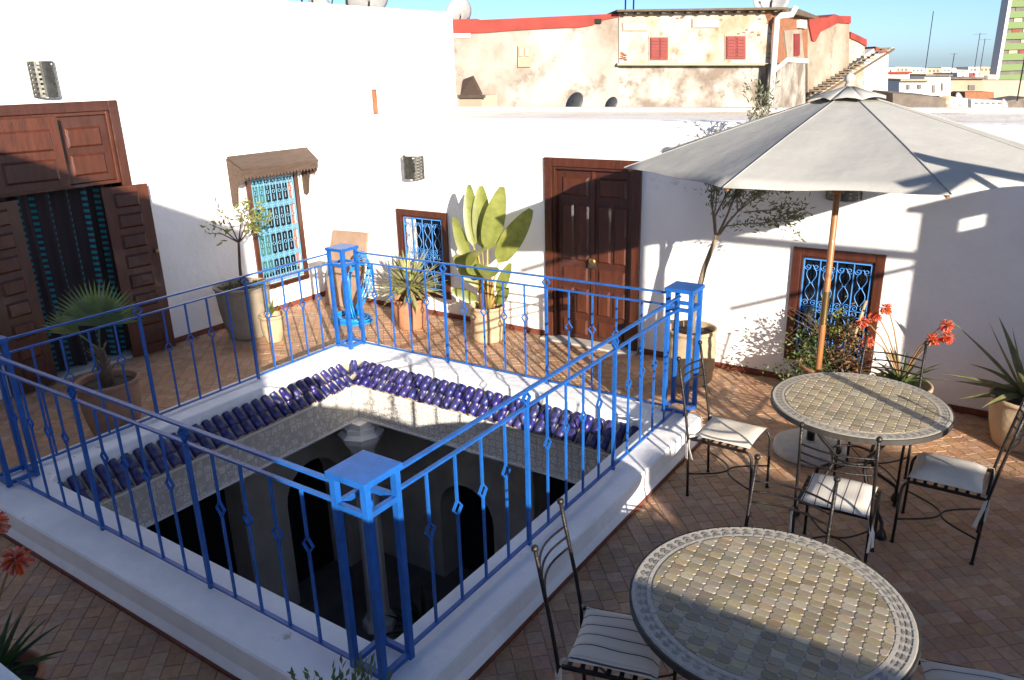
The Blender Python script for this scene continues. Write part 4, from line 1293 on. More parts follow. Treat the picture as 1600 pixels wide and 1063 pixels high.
# tall grey-brown pot with little citrus tree
pot('tall greyish clay pot with a thin citrus tree under the hooded window', (-8.42, 6.08), .70, .24, .34, 'clay_grey')
ct = thing('citrus_tree', 'thin young citrus tree with sparse yellow-green leaves in the tall pot', 'tree', (-8.42, 6.08, .6))
g = random.Random(11)
B0 = Vector((-8.42, 6.08, .62))
mb = MB(); mb.tube([B0, B0+Vector((.0,.01,.3)), B0+Vector((.02,.03,.62))], [.022,.019,.016], 7); trk = mb.build('trunk', 'bark_dark', ct, smooth=True)
fork = B0+Vector((.02,.03,.62))
mb = MB(); lv = MB()
ends = [((.10,.28,.42), 1), ((.0,-.38,.30), .25), ((.05,.15,.50), 1), ((.12,.36,.22), 1), ((-.05,-.15,.45), .3), ((.1,-.50,.22), .15)]
for (e, dens) in ends:
    e = Vector(e); mid_ = fork+e*.5+Vector((0,0,.05)); tipp = fork+e
    mb.tube([fork, mid_, tipp], [.010,.007,.003], 5)
    for k in range(int(48*dens)+4):
        t = g.uniform(.45, 1.05); p = lerp(fork, tipp, t)+Vector((g.gauss(0,.05),g.gauss(0,.05),g.gauss(0,.05)))
        small_leaf(lv, p, (g.uniform(-1,1),g.uniform(-1,1),g.uniform(-.4,.8)), g.uniform(.06,.10), .03, g)
mb.build('branches', 'bark_dark', ct, smooth=True); lv.build('crown', 'leaf_citrus', ct, fix=False)
lv = MB()
for k in range(90):
    a = g.uniform(0,6.28); r = g.uniform(.05,.32)
    small_leaf(lv, (B0.x+r*math.cos(a), B0.y+r*math.sin(a), .66), dirv(a, g.uniform(.3,1.2)), g.uniform(.04,.09), .02, g)
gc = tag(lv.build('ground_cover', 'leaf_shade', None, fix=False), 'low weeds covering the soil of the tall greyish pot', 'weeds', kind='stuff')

# small pot with a seedling
pot('small ochre clay pot with a seedling in front of the tall grey pot', (-7.93, 6.10), .36, .10, .145, 'clay_pale')
sp_ = thing('seedling', 'small green seedling in the little ochre pot', 'plant', (-7.93, 6.10, .3))
g = random.Random(12); mb = MB()
for k in range(9):
    a = g.uniform(0,6.28); leaf_blade(mb, (-7.93,6.10,.34), dirv(a, g.uniform(.9,1.4)), g.uniform(.14,.28), .045, .5, .2, 5)
mb.build('leaves', 'leaf_citrus', sp_, fix=False)

# yucca
pot('orange terracotta pot of the spiky yucca', (-6.75, 7.42), .42, .17, .23, 'terracotta')
yu = thing('yucca', 'spiky pale green yucca rosette in the orange terracotta pot', 'yucca', (-6.75, 7.42, .35))
g = random.Random(13); mb = MB()
for k in range(115):
    a = g.uniform(0,6.28); el = g.uniform(-.5, 1.5)
    leaf_blade(mb, (-6.75+.03*math.cos(a), 7.42+.03*math.sin(a), .50+.10*g.random()), dirv(a, el), g.uniform(.40,.56), .058, .10, .22, 4, prof=lambda t: (.5+1.2*t if t < .4 else 1.0*(1-(t-.4)/.6*.97)))
mb.build('leaves', 'leaf_yucca', yu, fix=False)
mb = MB(); mb.tube([(-6.75,7.42,.36),(-6.75,7.42,.52)], .05, 8); mb.build('stem', 'bark', yu)

# bird-of-paradise / banana-like plant
pot('buff ribbed clay pot of the broad-leaved banana plant', (-5.55, 7.52), .46, .19, .21, 'clay_pale', ridges=3)
ba = thing('banana_plant', 'broad-leaved banana-like plant with upright paddle leaves beside the closed door', 'plant', (-5.55, 7.52, .4))
g = random.Random(14)
BX, BY = -5.55, 7.52
paddle = lambda t: (.10+.0*t if t < .02 else (math.sin(math.pi*min(1,(t*.93+.04)))**.55)*(1-.25*t))
# (stem lean, stem length, leaf dir az/el, length, width, curl)
spec = [((-.24,-.02,.86), (-.16,.10,.99), .74, .20, .5), ((-.12,.05,.84), (-.02,.05,1.0), .74, .24, .3), ((.10,-.04,.84), (.30,.1,.95), .78, .27, -.3),
        ((.26,.03,.66), (.62,.15,.80), .78, .28, -.4), ((-.34,-.06,.62), (-.50,.1,.85), .60, .16, .5), ((.02,-.16,.78), (.35,-.75,.30), .36, .34, .2),
        ((-.04,-.10,.70), (.15,-.8,-.15), .30, .30, 0), ((.16,-.10,.62), (.55,-.6,-.05), .34, .30, 0), ((-.10,.02,.30), (-.5,-.2,.55), .52, .26, .6), ((.22,.04,.22), (.55,.0,.85), .45, .15, .5), ((-.16,-.08,.10), (-.6,-.3,.35), .34, .16, .3), ((.2,.05,.06),(.6,-.1,.6),.32,.14,.3)]
for (sl_, ld, L_, W_, cu) in spec:
    sl_ = (sl_[0]*.66, sl_[1], sl_[2]*.90); ld = (ld[0]*.68, ld[1], ld[2]); W_ *= 1.08
    b0 = Vector((BX+.10*sl_[0]/.3*.6, BY, .42)); tipp = Vector((BX+sl_[0], BY+sl_[1]-.0, .42+sl_[2]))
    m2 = MB(); m2.tube([b0, lerp(b0, tipp, .5)+Vector((sl_[0]*-.08,0,0)), tipp], [.022,.015,.010], 6); s_o = m2.build('leaf_stalk', 'stalk_yellow', ba, smooth=True)
    m2 = MB(); ld = Vector(ld).normalized()
    sd = ld.cross(Vector((.55,-.8,.1)).normalized())
    leaf_blade(m2, tipp, ld, L_, W_, .25, .16, 10, side=sd, prof=paddle, curl=cu*.4)
    m2.build('leaf', 'leaf_banana', s_o, smooth=True, fix=False)
m2 = MB()
for k in range(7):
    a = g.uniform(0,6.28); m2.tube([(BX+.07*math.cos(a),BY+.07*math.sin(a),.40),(BX+.06*math.cos(a),BY+.06*math.sin(a),.62),(BX+.05*math.cos(a),BY+.05*math.sin(a),.75+.1*g.random())], [.045,.036,.012], 6)
m2.build('stem_sheaths', 'bract', ba, smooth=True)

# olive tree
pot('large cream clay jar with the olive tree behind the right blue pillar', (-2.86, 7.50), .60, .23, .25, 'clay_pale', ridges=4)
ol = thing('olive_tree', 'slender olive tree with open crown reaching behind the parasol', 'olive tree', (-2.86, 7.50, .5))
g = random.Random(15)
b0 = Vector((-2.86, 7.50, .54))
t1 = b0+Vector((.03,0,.35)); t2 = b0+Vector((.10,.0,.72)); t3 = b0+Vector((.20,.0,1.02))
mb = MB(); mb.tube([b0, lerp(b0,t1,.5)+Vector((-.015,0,0)), t1, t2, t3], [.042,.036,.032,.027,.024], 9)
trk = mb.build('trunk', 'bark', ol, smooth=True)
mb = MB(); lv = MB()
limbs = [(t3, (-.06,-.02,.36)), (t3, (.06,.05,.42)), (t3, (.24,.0,.32)), (t3, (.16,.08,.46))]
def grow(p, d, L, r, lev):
    d = Vector(d).normalized()
    q = p+d*L*.5+Vector((g.gauss(0,.02),g.gauss(0,.02),.015)); e = p+d*L+Vector((0,0,.02))
    mb.tube([p, q, e], [r, r*.75, r*.5], 5)
    if lev >= 2 :
        for k in range(int(L*120)):
            t = g.uniform(.05, 1.05); c = lerp(p, e, t)+Vector((g.gauss(0,.035),g.gauss(0,.035),g.gauss(0,.035)))
            small_leaf(lv, c, d*.8+Vector((g.uniform(-1,1),g.uniform(-1,1),g.uniform(-1,1))), g.uniform(.045,.075), .016, g)
    if lev < 4:
        for k in range(3 if lev < 3 else 2):
            nd = d*.9+Vector((g.gauss(0,.30),g.gauss(0,.30),g.gauss(.12,.26)))
            grow(lerp(p, e, g.uniform(.55, 1.0)), nd, L*g.uniform(.55,.85), r*.55, lev+1)
for (p, e) in limbs:
    e = Vector(e); grow(p, e, e.length, .016, 1)
grow(t3+Vector((.18,.05,.6)), (.10,.05,1), .55, .010, 3); grow(t3+Vector((.25,.05,.65)), (.25,.05,1), .62, .010, 3)
grow(t3+Vector((.10,-.05,.15)), (.9,-.1,.12), .45, .008, 2); grow(t3+Vector((.28,-.05,.30)), (.9,-.1,.1), .35, .008, 3)
mb.build('limbs', 'bark', ol, smooth=True); lv.build('crown', 'leaf_olive', ol, fix=False)

# bushy flowering shrub under the right-hand window, with a stake
sh_pot = pot('clay pot of the bushy shrub, hidden behind the far table', (-1.50, 7.66), .40, .20, .27, 'terracotta')
g = random.Random(16)
shb = thing('bushy_shrub', 'tangled green and rusty shrub below the right-hand window', 'shrub', (-1.50, 7.66, .35))
for (nm, mat, cx, cy, cz, sx, sy, sz, n_) in (('green_foliage', 'leaf_shrub', -1.66, 7.62, .52, .20, .13, .24, 520), ('rusty_foliage', 'leaf_dry', -1.33, 7.64, .62, .19, .12, .26, 620), ('low_foliage', 'leaf_shrub', -1.62, 7.5, .30, .36, .16, .12, 560), ('top_foliage', 'leaf_citrus', -1.45, 7.64, .80, .10, .08, .16, 160)):
    lv = MB()
    for k in range(n_):
        c = (g.gauss(cx,sx*.55), min(g.gauss(cy,sy*.6), 7.97), max(g.gauss(cz,sz*.55), .03))
        small_leaf(lv, c, (g.uniform(-1,1),g.uniform(-1,1),g.uniform(-.6,1)), g.uniform(.03,.06), .022, g)
    lv.build(nm, mat, shb, fix=False)
mb = MB()
for k in range(22):
    mb.tube([(-1.5+g.gauss(0,.06),7.66+g.gauss(0,.05),.34), (-1.5+g.gauss(0,.18),7.64+g.gauss(0,.08),.62), (-1.5+g.gauss(0,.24),7.63+g.gauss(0,.1),.9)], [.006,.005,.002], 4)
mb.build('stems', 'bark_dark', shb)
mb = MB(); mb.tube([(-1.42,7.70,.3),(-1.30,7.72,.72),(-1.24,7.74,1.06)], [.018,.017,.014], 7); tag(mb.build('garden_stake', 'wood_stick', None, smooth=True), 'leaning wooden stake in the shrub in front of the window', 'stake')

# flowering aloe
def aloe(lab, loc, z0, nl, L, stalks, seed, mat='leaf_aloe', fs=1.0, wid=.055):
    g = random.Random(seed)
    o = thing('flowering_aloe', lab, 'aloe', (loc[0], loc[1], z0))
    mb = MB()
    for k in range(nl):
        a = k*2.4+g.uniform(-.2,.2); el = g.uniform(.25, 1.25)
        leaf_blade(mb, (loc[0]+.03*math.cos(a), loc[1]+.03*math.sin(a), z0), dirv(a, el), L*g.uniform(.75,1.1), wid, .45, .35, 6, prof=lambda t: 1.0*(1-t)**.8+.02)
    mb.build('leaves', mat, o, fix=False)
    for (tip) in stalks:
        tip = Vector(tip); b = Vector((loc[0], loc[1], z0+.05))
        m_ = lerp(b, tip, .55)+Vector((0,0,.10))
        pts = [b, lerp(b, m_, .55)+Vector((0,0,.02)), m_, lerp(m_, tip, .6)+Vector((0,0,.03)), tip]
        mb = MB(); mb.tube(pts, [.009,.008,.007,.006,.005], 5); s_ = mb.build('flower_stalk', 'stalk', o, smooth=True)
        mb = MB()
        for k in range(80):
            a = g.uniform(0,6.28); el = g.uniform(-1.1, 1.3)
            d = dirv(a, el); p = tip+d*.012*fs
            leaf_blade(mb, p, d, g.uniform(.036,.054)*fs, .013*fs, 1.0, .5, 3, prof=lambda t: .8+.3*t)
        mb.build('flower_head', 'petal', s_, fix=False)
    return o
pot('pale clay bowl of the flowering aloe against the back wall', (-.82, 7.42), .42, .19, .26, 'clay_pale')
aloe('orange-flowered aloe in a pale bowl behind the far table', (-.82, 7.42), .40, 30, .36,
     [(-1.19,7.40,.945), (-1.10,7.44,1.00), (-1.01,7.40,1.10), (-1.11,7.30,.80), (-.52,7.40,1.02), (-.50,7.34,.93), (-.60,7.33,.90)], 21)
# agave-like plant at the right edge
pot('buff clay pot of the agave at the right edge', (.16, 7.52), .46, .20, .27, 'clay_pale')
ag = thing('agave', 'long-leaved variegated agave at the right edge of the terrace', 'agave', (.16, 7.52, .4))
g = random.Random(22); 
for k, (a, el, L_, dr, wv) in enumerate(((2.95,.75,.86,.15,.07), (3.25,.25,.62,.2,.10), (3.6,-.05,.52,.1,.11), (2.7,-.10,.62,.05,.11), (4.1,.1,.5,.3,.11), (2.2,.9,.75,.3,.08), (3.3,1.05,.72,-.1,.08), (1.2,.8,.7,.4,.09), (.3,.6,.7,.4,.09), (5.0,.5,.6,.5,.1), (5.8,.7,.7,.4,.09), (3.0,1.3,.6,.1,.07), (2.6,.45,.55,.6,.08), (4.5,.8,.6,.4,.09))):
    mb = MB(); leaf_blade(mb, (.16+.04*math.cos(a), 7.52+.04*math.sin(a), .46), dirv(a, el), L_, wv, dr, .28, 8, prof=lambda t: .75+.7*t if t < .35 else (1-(t-.35)/.65*.97))
    mb.build('leaf', 'leaf_agave', ag, fix=False)
# aloe near the camera at the lower left, and shrub tip at the bottom edge
pot('clay pot of the shaded aloe at the lower left edge', (-4.02, 1.10), .36, .16, .22, 'terracotta')
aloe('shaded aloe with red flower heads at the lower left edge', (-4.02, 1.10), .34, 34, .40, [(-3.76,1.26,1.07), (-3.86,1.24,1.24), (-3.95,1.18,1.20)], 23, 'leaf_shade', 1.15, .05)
pot('clay pot of the green bush at the bottom edge', (-2.17, 1.72), .34, .15, .21, 'terracotta')
bu = thing('green_bush', 'tip of a green feathery bush at the bottom edge by the near pillar', 'bush', (-2.17, 1.72, .3))
g = random.Random(24); lv = MB()
for k in range(190):
    a = g.uniform(0,6.28); el = g.uniform(.1,1.5); L_ = g.uniform(.2,.44)
    p = Vector((-2.17,1.72,.36)); d = dirv(a, el)
    for q in range(12):
        t = .3+.7*q/11; c = p+d*L_*t
        small_leaf(lv, c, d+Vector((g.uniform(-.7,.7),g.uniform(-.7,.7),g.uniform(-.2,.6))), .05, .018, g)
lv.build('foliage', 'leaf_palm', bu, fix=False)
mb = MB()
for k in range(12):
    mb.tube([(-2.17,1.72,.28), Vector((-2.17,1.72,.36))+dirv(k*.7, .9+.05*k)*.33], [.006,.003], 4)
mb.build('stems', 'bark_dark', bu)
# courtyard plant at the column foot
cp = thing('courtyard_plant', 'dark spiky plant at the foot of the courtyard column', 'plant', (-5.5, 5.9, -3.65))
g = random.Random(25); mb = MB()
for k in range(34):
    a = g.uniform(0,6.28); leaf_blade(mb, (-5.5,5.9,-3.4), dirv(a, g.uniform(.1,1.4)), g.uniform(.4,.7), .06, .4, .3, 5)
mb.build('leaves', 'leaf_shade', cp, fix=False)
mb = MB(); mb.lathe([(.001,0),(.16,0),(.2,.3),(.17,.3),(.001,.28)], 16, (-5.5,5.9,-3.65)); mb.build('trunk', 'bark_dark', cp)

# ------------------------------------------------------------------ leaning slab and hose
mb = MB()
sx0, sx1 = -8.64, -7.93
mb.add([(sx0,7.62,.01),(sx1,7.62,.01),(sx1,7.93,1.08),(sx0,7.93,1.06),(sx0,7.66,.01),(sx1,7.66,.01),(sx1,7.97,1.08),(sx0,7.97,1.06)],
       [(0,1,2,3),(7,6,5,4),(0,4,5,1),(1,5,6,2),(2,6,7,3),(3,7,4,0)])
tag(mb.build('stone_slab', 'slab_stone', bevel=.006), 'flat terracotta-coloured slab leaning in the corner behind the blue hose', 'slab')
g = random.Random(31)
pts = []
hc = Vector((-7.62, 7.18, .02))
for k in range(6*18):
    a = 2*math.pi*k/18; lp = k//18
    pts.append(hc+Vector(((.30+.03*math.sin(lp*2.1))*math.cos(a)+.02*math.sin(lp), (.20+.02*math.cos(lp*1.7))*math.sin(a), .012+.012*lp+.006*math.sin(a*2+lp))))
for lp in range(6):
    for k in range(19):
        t = k/18
        x = -7.66+.05*lp*.5+(.19+.02*lp)*math.sin(2*math.pi*t)*(1-.3*math.sin(math.pi*t))+.30*(lp-2.5)/5*math.sin(math.pi*t)**2*0
        z = .06+.86*math.sin(math.pi*t)**.85-.03*lp*math.sin(math.pi*t)
        y = 7.25+.28*math.sin(math.pi*t)-.02*lp
        pts.append(Vector((x+.03*math.sin(lp*3.3), y, z)))
mb = MB(); mb.tube(pts, .011, 6)
tag(mb.build('garden_hose', 'blue_hose', None, smooth=True), 'bright blue garden hose in a loose coil behind the far left pillar', 'hose')

# ================================================================== THE TOWN BEHIND
class Facade:
    """vertical plane through two points given by picture columns and distances; local frame s (along), z, d (towards camera)"""
    def __init__(s, px0, d0, px1, d1, py=100):
        def P(px, d):
            r = ray(px, py); h = Vector((r.x, r.y)).normalized()*d
            return Vector((h.x, h.y))
        s.A = P(px0, d0); s.B = P(px1, d1)
        s.u = (s.B-s.A).normalized(); s.L = (s.B-s.A).length
        s.n = Vector((s.u.y, -s.u.x))
        if s.n.dot(-s.A) < 0: s.n = -s.n
        s.ang = math.atan2(s.u.y, s.u.x)
    def sz(s, px, py):
        r = ray(px, py); t = s.A.dot(s.n)/(Vector((r.x, r.y)).dot(s.n))
        p = Vector((r.x*t, r.y*t)); return (p-s.A).dot(s.u), CAMH+r.z*t
    def P(s, a, d, z): q = s.A+s.u*a+s.n*d; return Vector((q.x, q.y, z))
def fbox(F, mb, s0, s1, d0, d1, z0, z1):
    v = [F.P(a, d, z) for z in (z0, z1) for (a, d) in ((s0,d0),(s1,d0),(s1,d1),(s0,d1))]
    return mb.add(v, [(0,3,2,1),(4,5,6,7),(0,1,5,4),(1,2,6,5),(2,3,7,6),(3,0,4,7)])
def fbuild(F, nm, mat, par, s0, s1, d0, d1, z0, z1, **k):
    return fbox(F, MB(), s0, s1, d0, d1, z0, z1).build(nm, mat, par, **k)
def fpoly(F, nm, mat, par, pix, d0, d1):
    pts = [F.sz(*p) for p in pix]; n_ = len(pts)
    v = [F.P(a, d0, z) for a, z in pts]+[F.P(a, d1, z) for a, z in pts]
    f = [tuple(range(n_)), tuple(range(2*n_-1, n_-1, -1))]+[(i, (i+1) % n_, n_+(i+1) % n_, n_+i) for i in range(n_)]
    return MB().add(v, f).build(nm, mat, par)
FA = Facade(700, 29.0, 1203, 31.0)
ha = tag(empty('old_house', FA.P(2, 0, -9)), 'old stained plaster house with a red painted parapet band', 'house')
fpoly(FA, 'wall', 'old_wall', ha, [(690,33.5),(966,23.5),(966,230),(690,230)], 0, -8)
fpoly(FA, 'red_band', 'red_paint', ha, [(690,31.5),(745,29.5),(751,31.5),(966,21.5),(966,27),(945,31),(925,40),(905,43.5),(880,44),(850,45.5),(820,47),(790,49),(760,51.5),(735,52),(690,52)], .06, -8.05)
fpoly(FA, 'white_patch', 'white_paint', ha, [(690,52.5),(735,52.5),(735,59),(690,60)], .04, -.1)
vw = fpoly(FA, 'vent_frame', 'tan_wall', ha, [(809,72),(829,72),(829,105),(809,105)], .08, -.1)
for (a, b, c, d) in ((811,75,817,88),(820,75,826,88)):
    fpoly(FA, 'vent_slot', 'beige_wall', vw, [(a,b),(c,b),(c,d),(a,d)], .13, 0)
fpoly(FA, 'drain_hole', 'void', ha, [(929,30),(939,30),(939,37),(929,37)], .10, -.05)
hbk = tag(empty('shuttered_house', FA.P(9, 0, -9)), 'flaking cream house with two red shutters and a drainpipe', 'house')
fpoly(FA, 'upper_wall', 'old_wall_up', hbk, [(966.5,19),(1204,16),(1204,101),(966.5,101)], .05, -8)
fpoly(FA, 'lower_wall', 'old_wall_low', hbk, [(966.5,101.3),(1204,101.3),(1204,240),(966.5,240)], -.10, -8)
fpoly(FA, 'ledge', 'tan_wall', hbk, [(963,99),(1206,99),(1206,102.5),(963,102.5)], .22, -.2)
fpoly(FA, 'roof_slab', 'old_beam', hbk, [(960,17),(1222,13),(1222,16.5),(960,20)], .5, -8.2)
for k in range(13):
    x = 972+k*19.3
    fpoly(FA, 'beam_end', 'old_beam', hbk, [(x,18.8-k*.23),(x+5,18.7-k*.23),(x+5,23-k*.23),(x,23-k*.23)], .38, -.2)
for (a, b, c, d) in ((972,35.5,1011,49),(1080,29.5,1123,44)):
    q = fpoly(FA, 'plaque', 'tan_wall', hbk, [(a,b),(c,b),(c,d),(a,d)], .09, 0)
    fpoly(FA, 'plaque_face', 'white_paint', q, [(a+1.5,b+1.5),(c-2,b+1.5),(c-2,d-2),(a+1.5,d-2)], .13, 0)
for (a, b, c, d) in ((1015,59,1042.5,93),(1133,57,1163,92)):
    q = fpoly(FA, 'window', 'tan_wall', hbk, [(a-2,b-2),(c+2,b-2),(c+2,d+2),(a-2,d+2)], .08, -.2)
    for s_ in (0, 1):
        x0 = a+(c-a)/2*s_; x1 = x0+(c-a)/2
        sh = fpoly(FA, 'shutter', 'shutter_red', q, [(x0+.3,b),(x1-.3,b),(x1-.3,d),(x0+.3,d)], .14, .0)
        for j in range(6):
            y = b+3+j*(d-b-5)/6
            fpoly(FA, 'louvre', 'shutter_red', sh, [(x0+2,y),(x1-2,y),(x1-2,y+3.2),(x0+2,y+3.2)], .17, .05)
# loose bricks showing through the plaster
g = random.Random(41)
for k in range(34):
    x, y = g.choice(((967+g.random()*8, 80+g.random()*18), (g.uniform(975,1190), g.uniform(22,30)), (1192+g.random()*10, g.uniform(20,98)), (g.uniform(1150,1190), g.uniform(44,56))))
    fpoly(FA, 'bare_brick', 'brick_orange', hbk, [(x,y),(x+4.5,y),(x+4.5,y+2),(x,y+2)], .075, 0)
def pipe(F, par, pix, d, r, mat='pipe_white', nm='drainpipe'):
    pts = [F.P(F.sz(*p)[0], d, F.sz(*p)[1]) for p in pix]
    m2 = MB(); m2.tube(pts, r, 8); return m2.build(nm, mat, par, smooth=True)
pipe(FA, hbk, [(1237,12),(1231,24),(1214,26),(1208,30),(1203,100),(1197,165)], .35, .11)
pipe(FA, hbk, [(1196.5,100),(1192,165)], .30, .09, 'iron', 'downpipe')
pipe(FA, hbk, [(1203,112),(1224,94),(1255,96)], .35, .09, 'pipe_white', 'branch_pipe')
# side of the shuttered house and the stepped houses behind it
FB = Facade(1204.5, 31.2, 1266, 37.0)
hs_ = tag(empty('brick_flank', FB.P(1, 0, -9)), 'bare orange brick flank of the shuttered house', 'house')
fpoly(FB, 'upper_wall', 'brick_orange', hs_, [(1205,17),(1262,27),(1262,95),(1205,100)], 0, -4)
fpoly(FB, 'lower_wall', 'old_wall_low', hs_, [(1205,100),(1262,95.3),(1262,220),(1205,220)], -.1, -4)
fpoly(FB, 'rendered_patch', 'old_wall_c', hs_, [(1223,48),(1250,46),(1254,92),(1228,95)], .06, -.1)
fpoly(FB, 'window', 'shutter_red', hs_, [(1237,53),(1245,53),(1245,87),(1237,88)], .12, 0)
fpoly(FB, 'white_window', 'white_paint', hs_, [(1245,31),(1256,32),(1256,45),(1245,44)], .12, 0)
fpoly(FB, 'roof_edge', 'old_beam', hs_, [(1204,12),(1236,15),(1268,27),(1262,30),(1204,18)], .3, -4.1)
FC = Facade(1255, 37.5, 1330, 41.0)
hc_ = tag(empty('stepped_house', FC.P(1, 0, -9)), 'tan plastered house with uneven red painted top behind the parasol tip', 'house')
fpoly(FC, 'wall', 'old_wall_c', hc_, [(1262,30),(1300,30),(1327,33),(1326,240),(1262,240)], 0, -4)
fpoly(FC, 'red_band', 'red_paint', hc_, [(1262,28),(1290,28),(1302,22.5),(1309,25),(1327,25.5),(1327,37),(1308,36),(1295,43),(1280,50),(1272,65),(1267,64),(1262,40)], .08, -4.05)
FD = Facade(1320, 42.0, 1356, 44.0)
hd_ = tag(empty('narrow_house', FD.P(.5, 0, -9)), 'narrow cream house with sloping red top between the tan house and the white one', 'house')
fpoly(FD, 'wall', 'old_wall_up', hd_, [(1325,54),(1351,68),(1351,240),(1325,240)], 0, -4)
fpoly(FD, 'red_band', 'red_paint', hd_, [(1327,50),(1352,62),(1352,73),(1340,66),(1327,60)], .08, -4.05)
FE = Facade(1336, 44.5, 1390, 46.0)
he_ = tag(empty('white_house', FE.P(1, 0, -9)), 'bright white house with a red corner cap to the right of the old houses', 'house')
fpoly(FE, 'wall', 'white_paint', he_, [(1338,95),(1366,76),(1388,80),(1385,240),(1338,240)], 0, -5)
fpoly(FE, 'red_band', 'red_paint', he_, [(1366,73),(1389,79),(1388,84),(1375,82),(1366,79)], .1, -5.05)
fs = tag(empty('outside_stair', FC.P(2, 1, -2)), 'thin outside stair climbing the old houses', 'stair')
for k in range(17):
    x, y = 1258+k*6.7, 141-k*4.1
    a, z = FC.sz(x, y); q = MB(); fbox(FC, q, a-.12, a+.16, .3, .9, z-.05, z); q.build('step', 'tan_wall', fs)
a0, z0 = FC.sz(1256, 144); a1, z1 = FC.sz(1368, 75)
for d_ in (.3, .9):
    m2 = MB(); m2.bar(FC.P(a0, d_, z0-.08), FC.P(a1, d_, z1-.08), .04, .10); m2.build('stringer', 'old_beam', fs)

# satellite dishes
def dish(label, pos, r, face, tilt=R(35), pole=.5, mat='dish_grey'):
    o = thing('satellite_dish', label, 'satellite dish', pos, 0, 'satellite dishes on the roofs')
    mb = MB(); n_ = 20; rings = 5
    vv = []
    for i in range(rings+1):
        for k in range(n_):
            rr = r*max(i/rings, .01); a = 2*math.pi*k/n_
            vv.append(Vector((rr*math.cos(a), -.32*(r-rr*rr/r), rr*math.sin(a))))
    ff = [(i*n_+k, i*n_+(k+1) % n_, (i+1)*n_+(k+1) % n_, (i+1)*n_+k) for i in range(rings) for k in range(n_)]
    rot = Matrix.Rotation(face, 3, 'Z') @ Matrix.Rotation(tilt, 3, 'X')
    c = Vector((0, 0, pole+r*.6))
    mb.add([rot @ v+c for v in vv], ff)
    d_ = mb.build('reflector', mat, o, world=False, smooth=True); d_.modifiers.new('thick', 'SOLIDIFY').thickness = r*.03
    mb = MB(); mb.tube([(0,0,0), (0,0,pole), c+rot @ Vector((0,-.33*r,0))], r*.05, 6); mb.build('mast', 'iron', o, world=False)
    mb = MB(); mb.tube([c+rot @ Vector((0,0,-r)), c+rot @ Vector((0,r*.8,-r*.2))], r*.03, 5); mb.build('arm', 'iron', o, world=False)
    mb = MB(); mb.ball(c+rot @ Vector((0,r*.82,-r*.15)), r*.09, 8, 5); mb.build('receiver', 'iron', o, world=False)
    return o
dish('dark satellite dish peeping over the low wall, the larger of two', (-10.92, 19.10, 2.18), .31, R(-15), R(-25), .0, 'dish_dark')
dish('smaller dark satellite dish to the right, peeping over the low wall', (-10.05, 19.57, 2.19), .21, R(-15), R(-25), .0, 'dish_dark')
a, z = FA.sz(716, 31); q = FA.P(a, -.6, z); dish('pale satellite dish on the red parapet next to the white house', (q.x, q.y, q.z-.1), .55, R(70), R(25), .0)
a, z = FA.sz(1212, 14); q = FA.P(a, -.5, z); dish('satellite dish on the roof of the shuttered house', (q.x, q.y, q.z), .62, R(200), R(20), .0)
dish('satellite dish on the roof of the tall white house at the top edge', (-9.45, 9.9, 4.12), .36, R(60), R(35), .05)
dish('second satellite dish further left on the tall white house at the top edge', (-9.5, 8.9, 4.12), .33, R(-70), R(30), .0)
def mast(label, p, h, r, arms=()):
    o = thing('antenna', label, 'antenna', p, 0, 'roof antennas')
    mb = MB(); mb.tube([(0,0,0),(0,0,h)], r, 5); mb.build('mast', 'iron', o, world=False)
    for (z_, w_, an) in arms:
        mb = MB(); mb.bar((-w_*math.cos(an)/2,-w_*math.sin(an)/2,z_), (w_*math.cos(an)/2,w_*math.sin(an)/2,z_), r*1.2); mb.build('arm', 'iron', o, world=False)
for (F_, x, y, h, lab, ar) in ((FA,731,33,1.6,'thin antenna on the red parapet beside the pale dish',()), (FA,984,18,1.3,'left one of two thin rods on the shuttered house',()), (FA,997,18,1.3,'right one of two thin rods on the shuttered house',()), (FB,1254,26,2.2,'thin rod at the back of the shuttered house',())):
    a, z = F_.sz(x, y); q = F_.P(a, -.8, z); mast(lab, (q.x,q.y,q.z-.05), h, .03, ar)
for k, (y_, h) in enumerate(((8.4,.5),(8.6,.42),(9.3,.55))):
    mast(('leftmost','middle','rightmost')[k]+' thin pole on the roof of the tall white house', (-9.3, y_, 4.18), h, .015)
# wooden crate shelter on the neighbouring roof
ck = thing('roof_crate', 'small box with a tilted wooden lid on the roof beside the tall white wall', 'crate', (-8.0, 14.3, 1.6))
def on_y(px, py, y):
    r = ray(px, py); t = y/r.y; return CAM+r*t
p0 = on_y(717, 150, 14.3); p1 = on_y(752, 150, 14.3); p2 = on_y(752, 172, 14.3)
MB().box(p0.x, p1.x, 14.3, 14.9, p2.z-.6, p0.z).build('box', 'beige_wall', ck)
q0 = on_y(719, 150, 14.28); q1 = on_y(752, 150, 14.28); q2 = on_y(738, 122, 14.5); q3 = on_y(722, 128, 14.5)
m2 = MB(); m2.add([q0, q1, q2, q3, q0+Vector((0,.05,.05)), q1+Vector((0,.05,.05)), q2+Vector((0,.05,.05)), q3+Vector((0,.05,.05))], [(0,1,2,3),(7,6,5,4),(0,4,5,1),(1,5,6,2),(2,6,7,3),(3,7,4,0)]); m2.build('lid', 'wood_grey', ck)
MB().box(p0.x, p1.x+.1, 14.25, 14.32, p0.z-.05, p0.z+.02).build('batten', 'old_beam', ck)

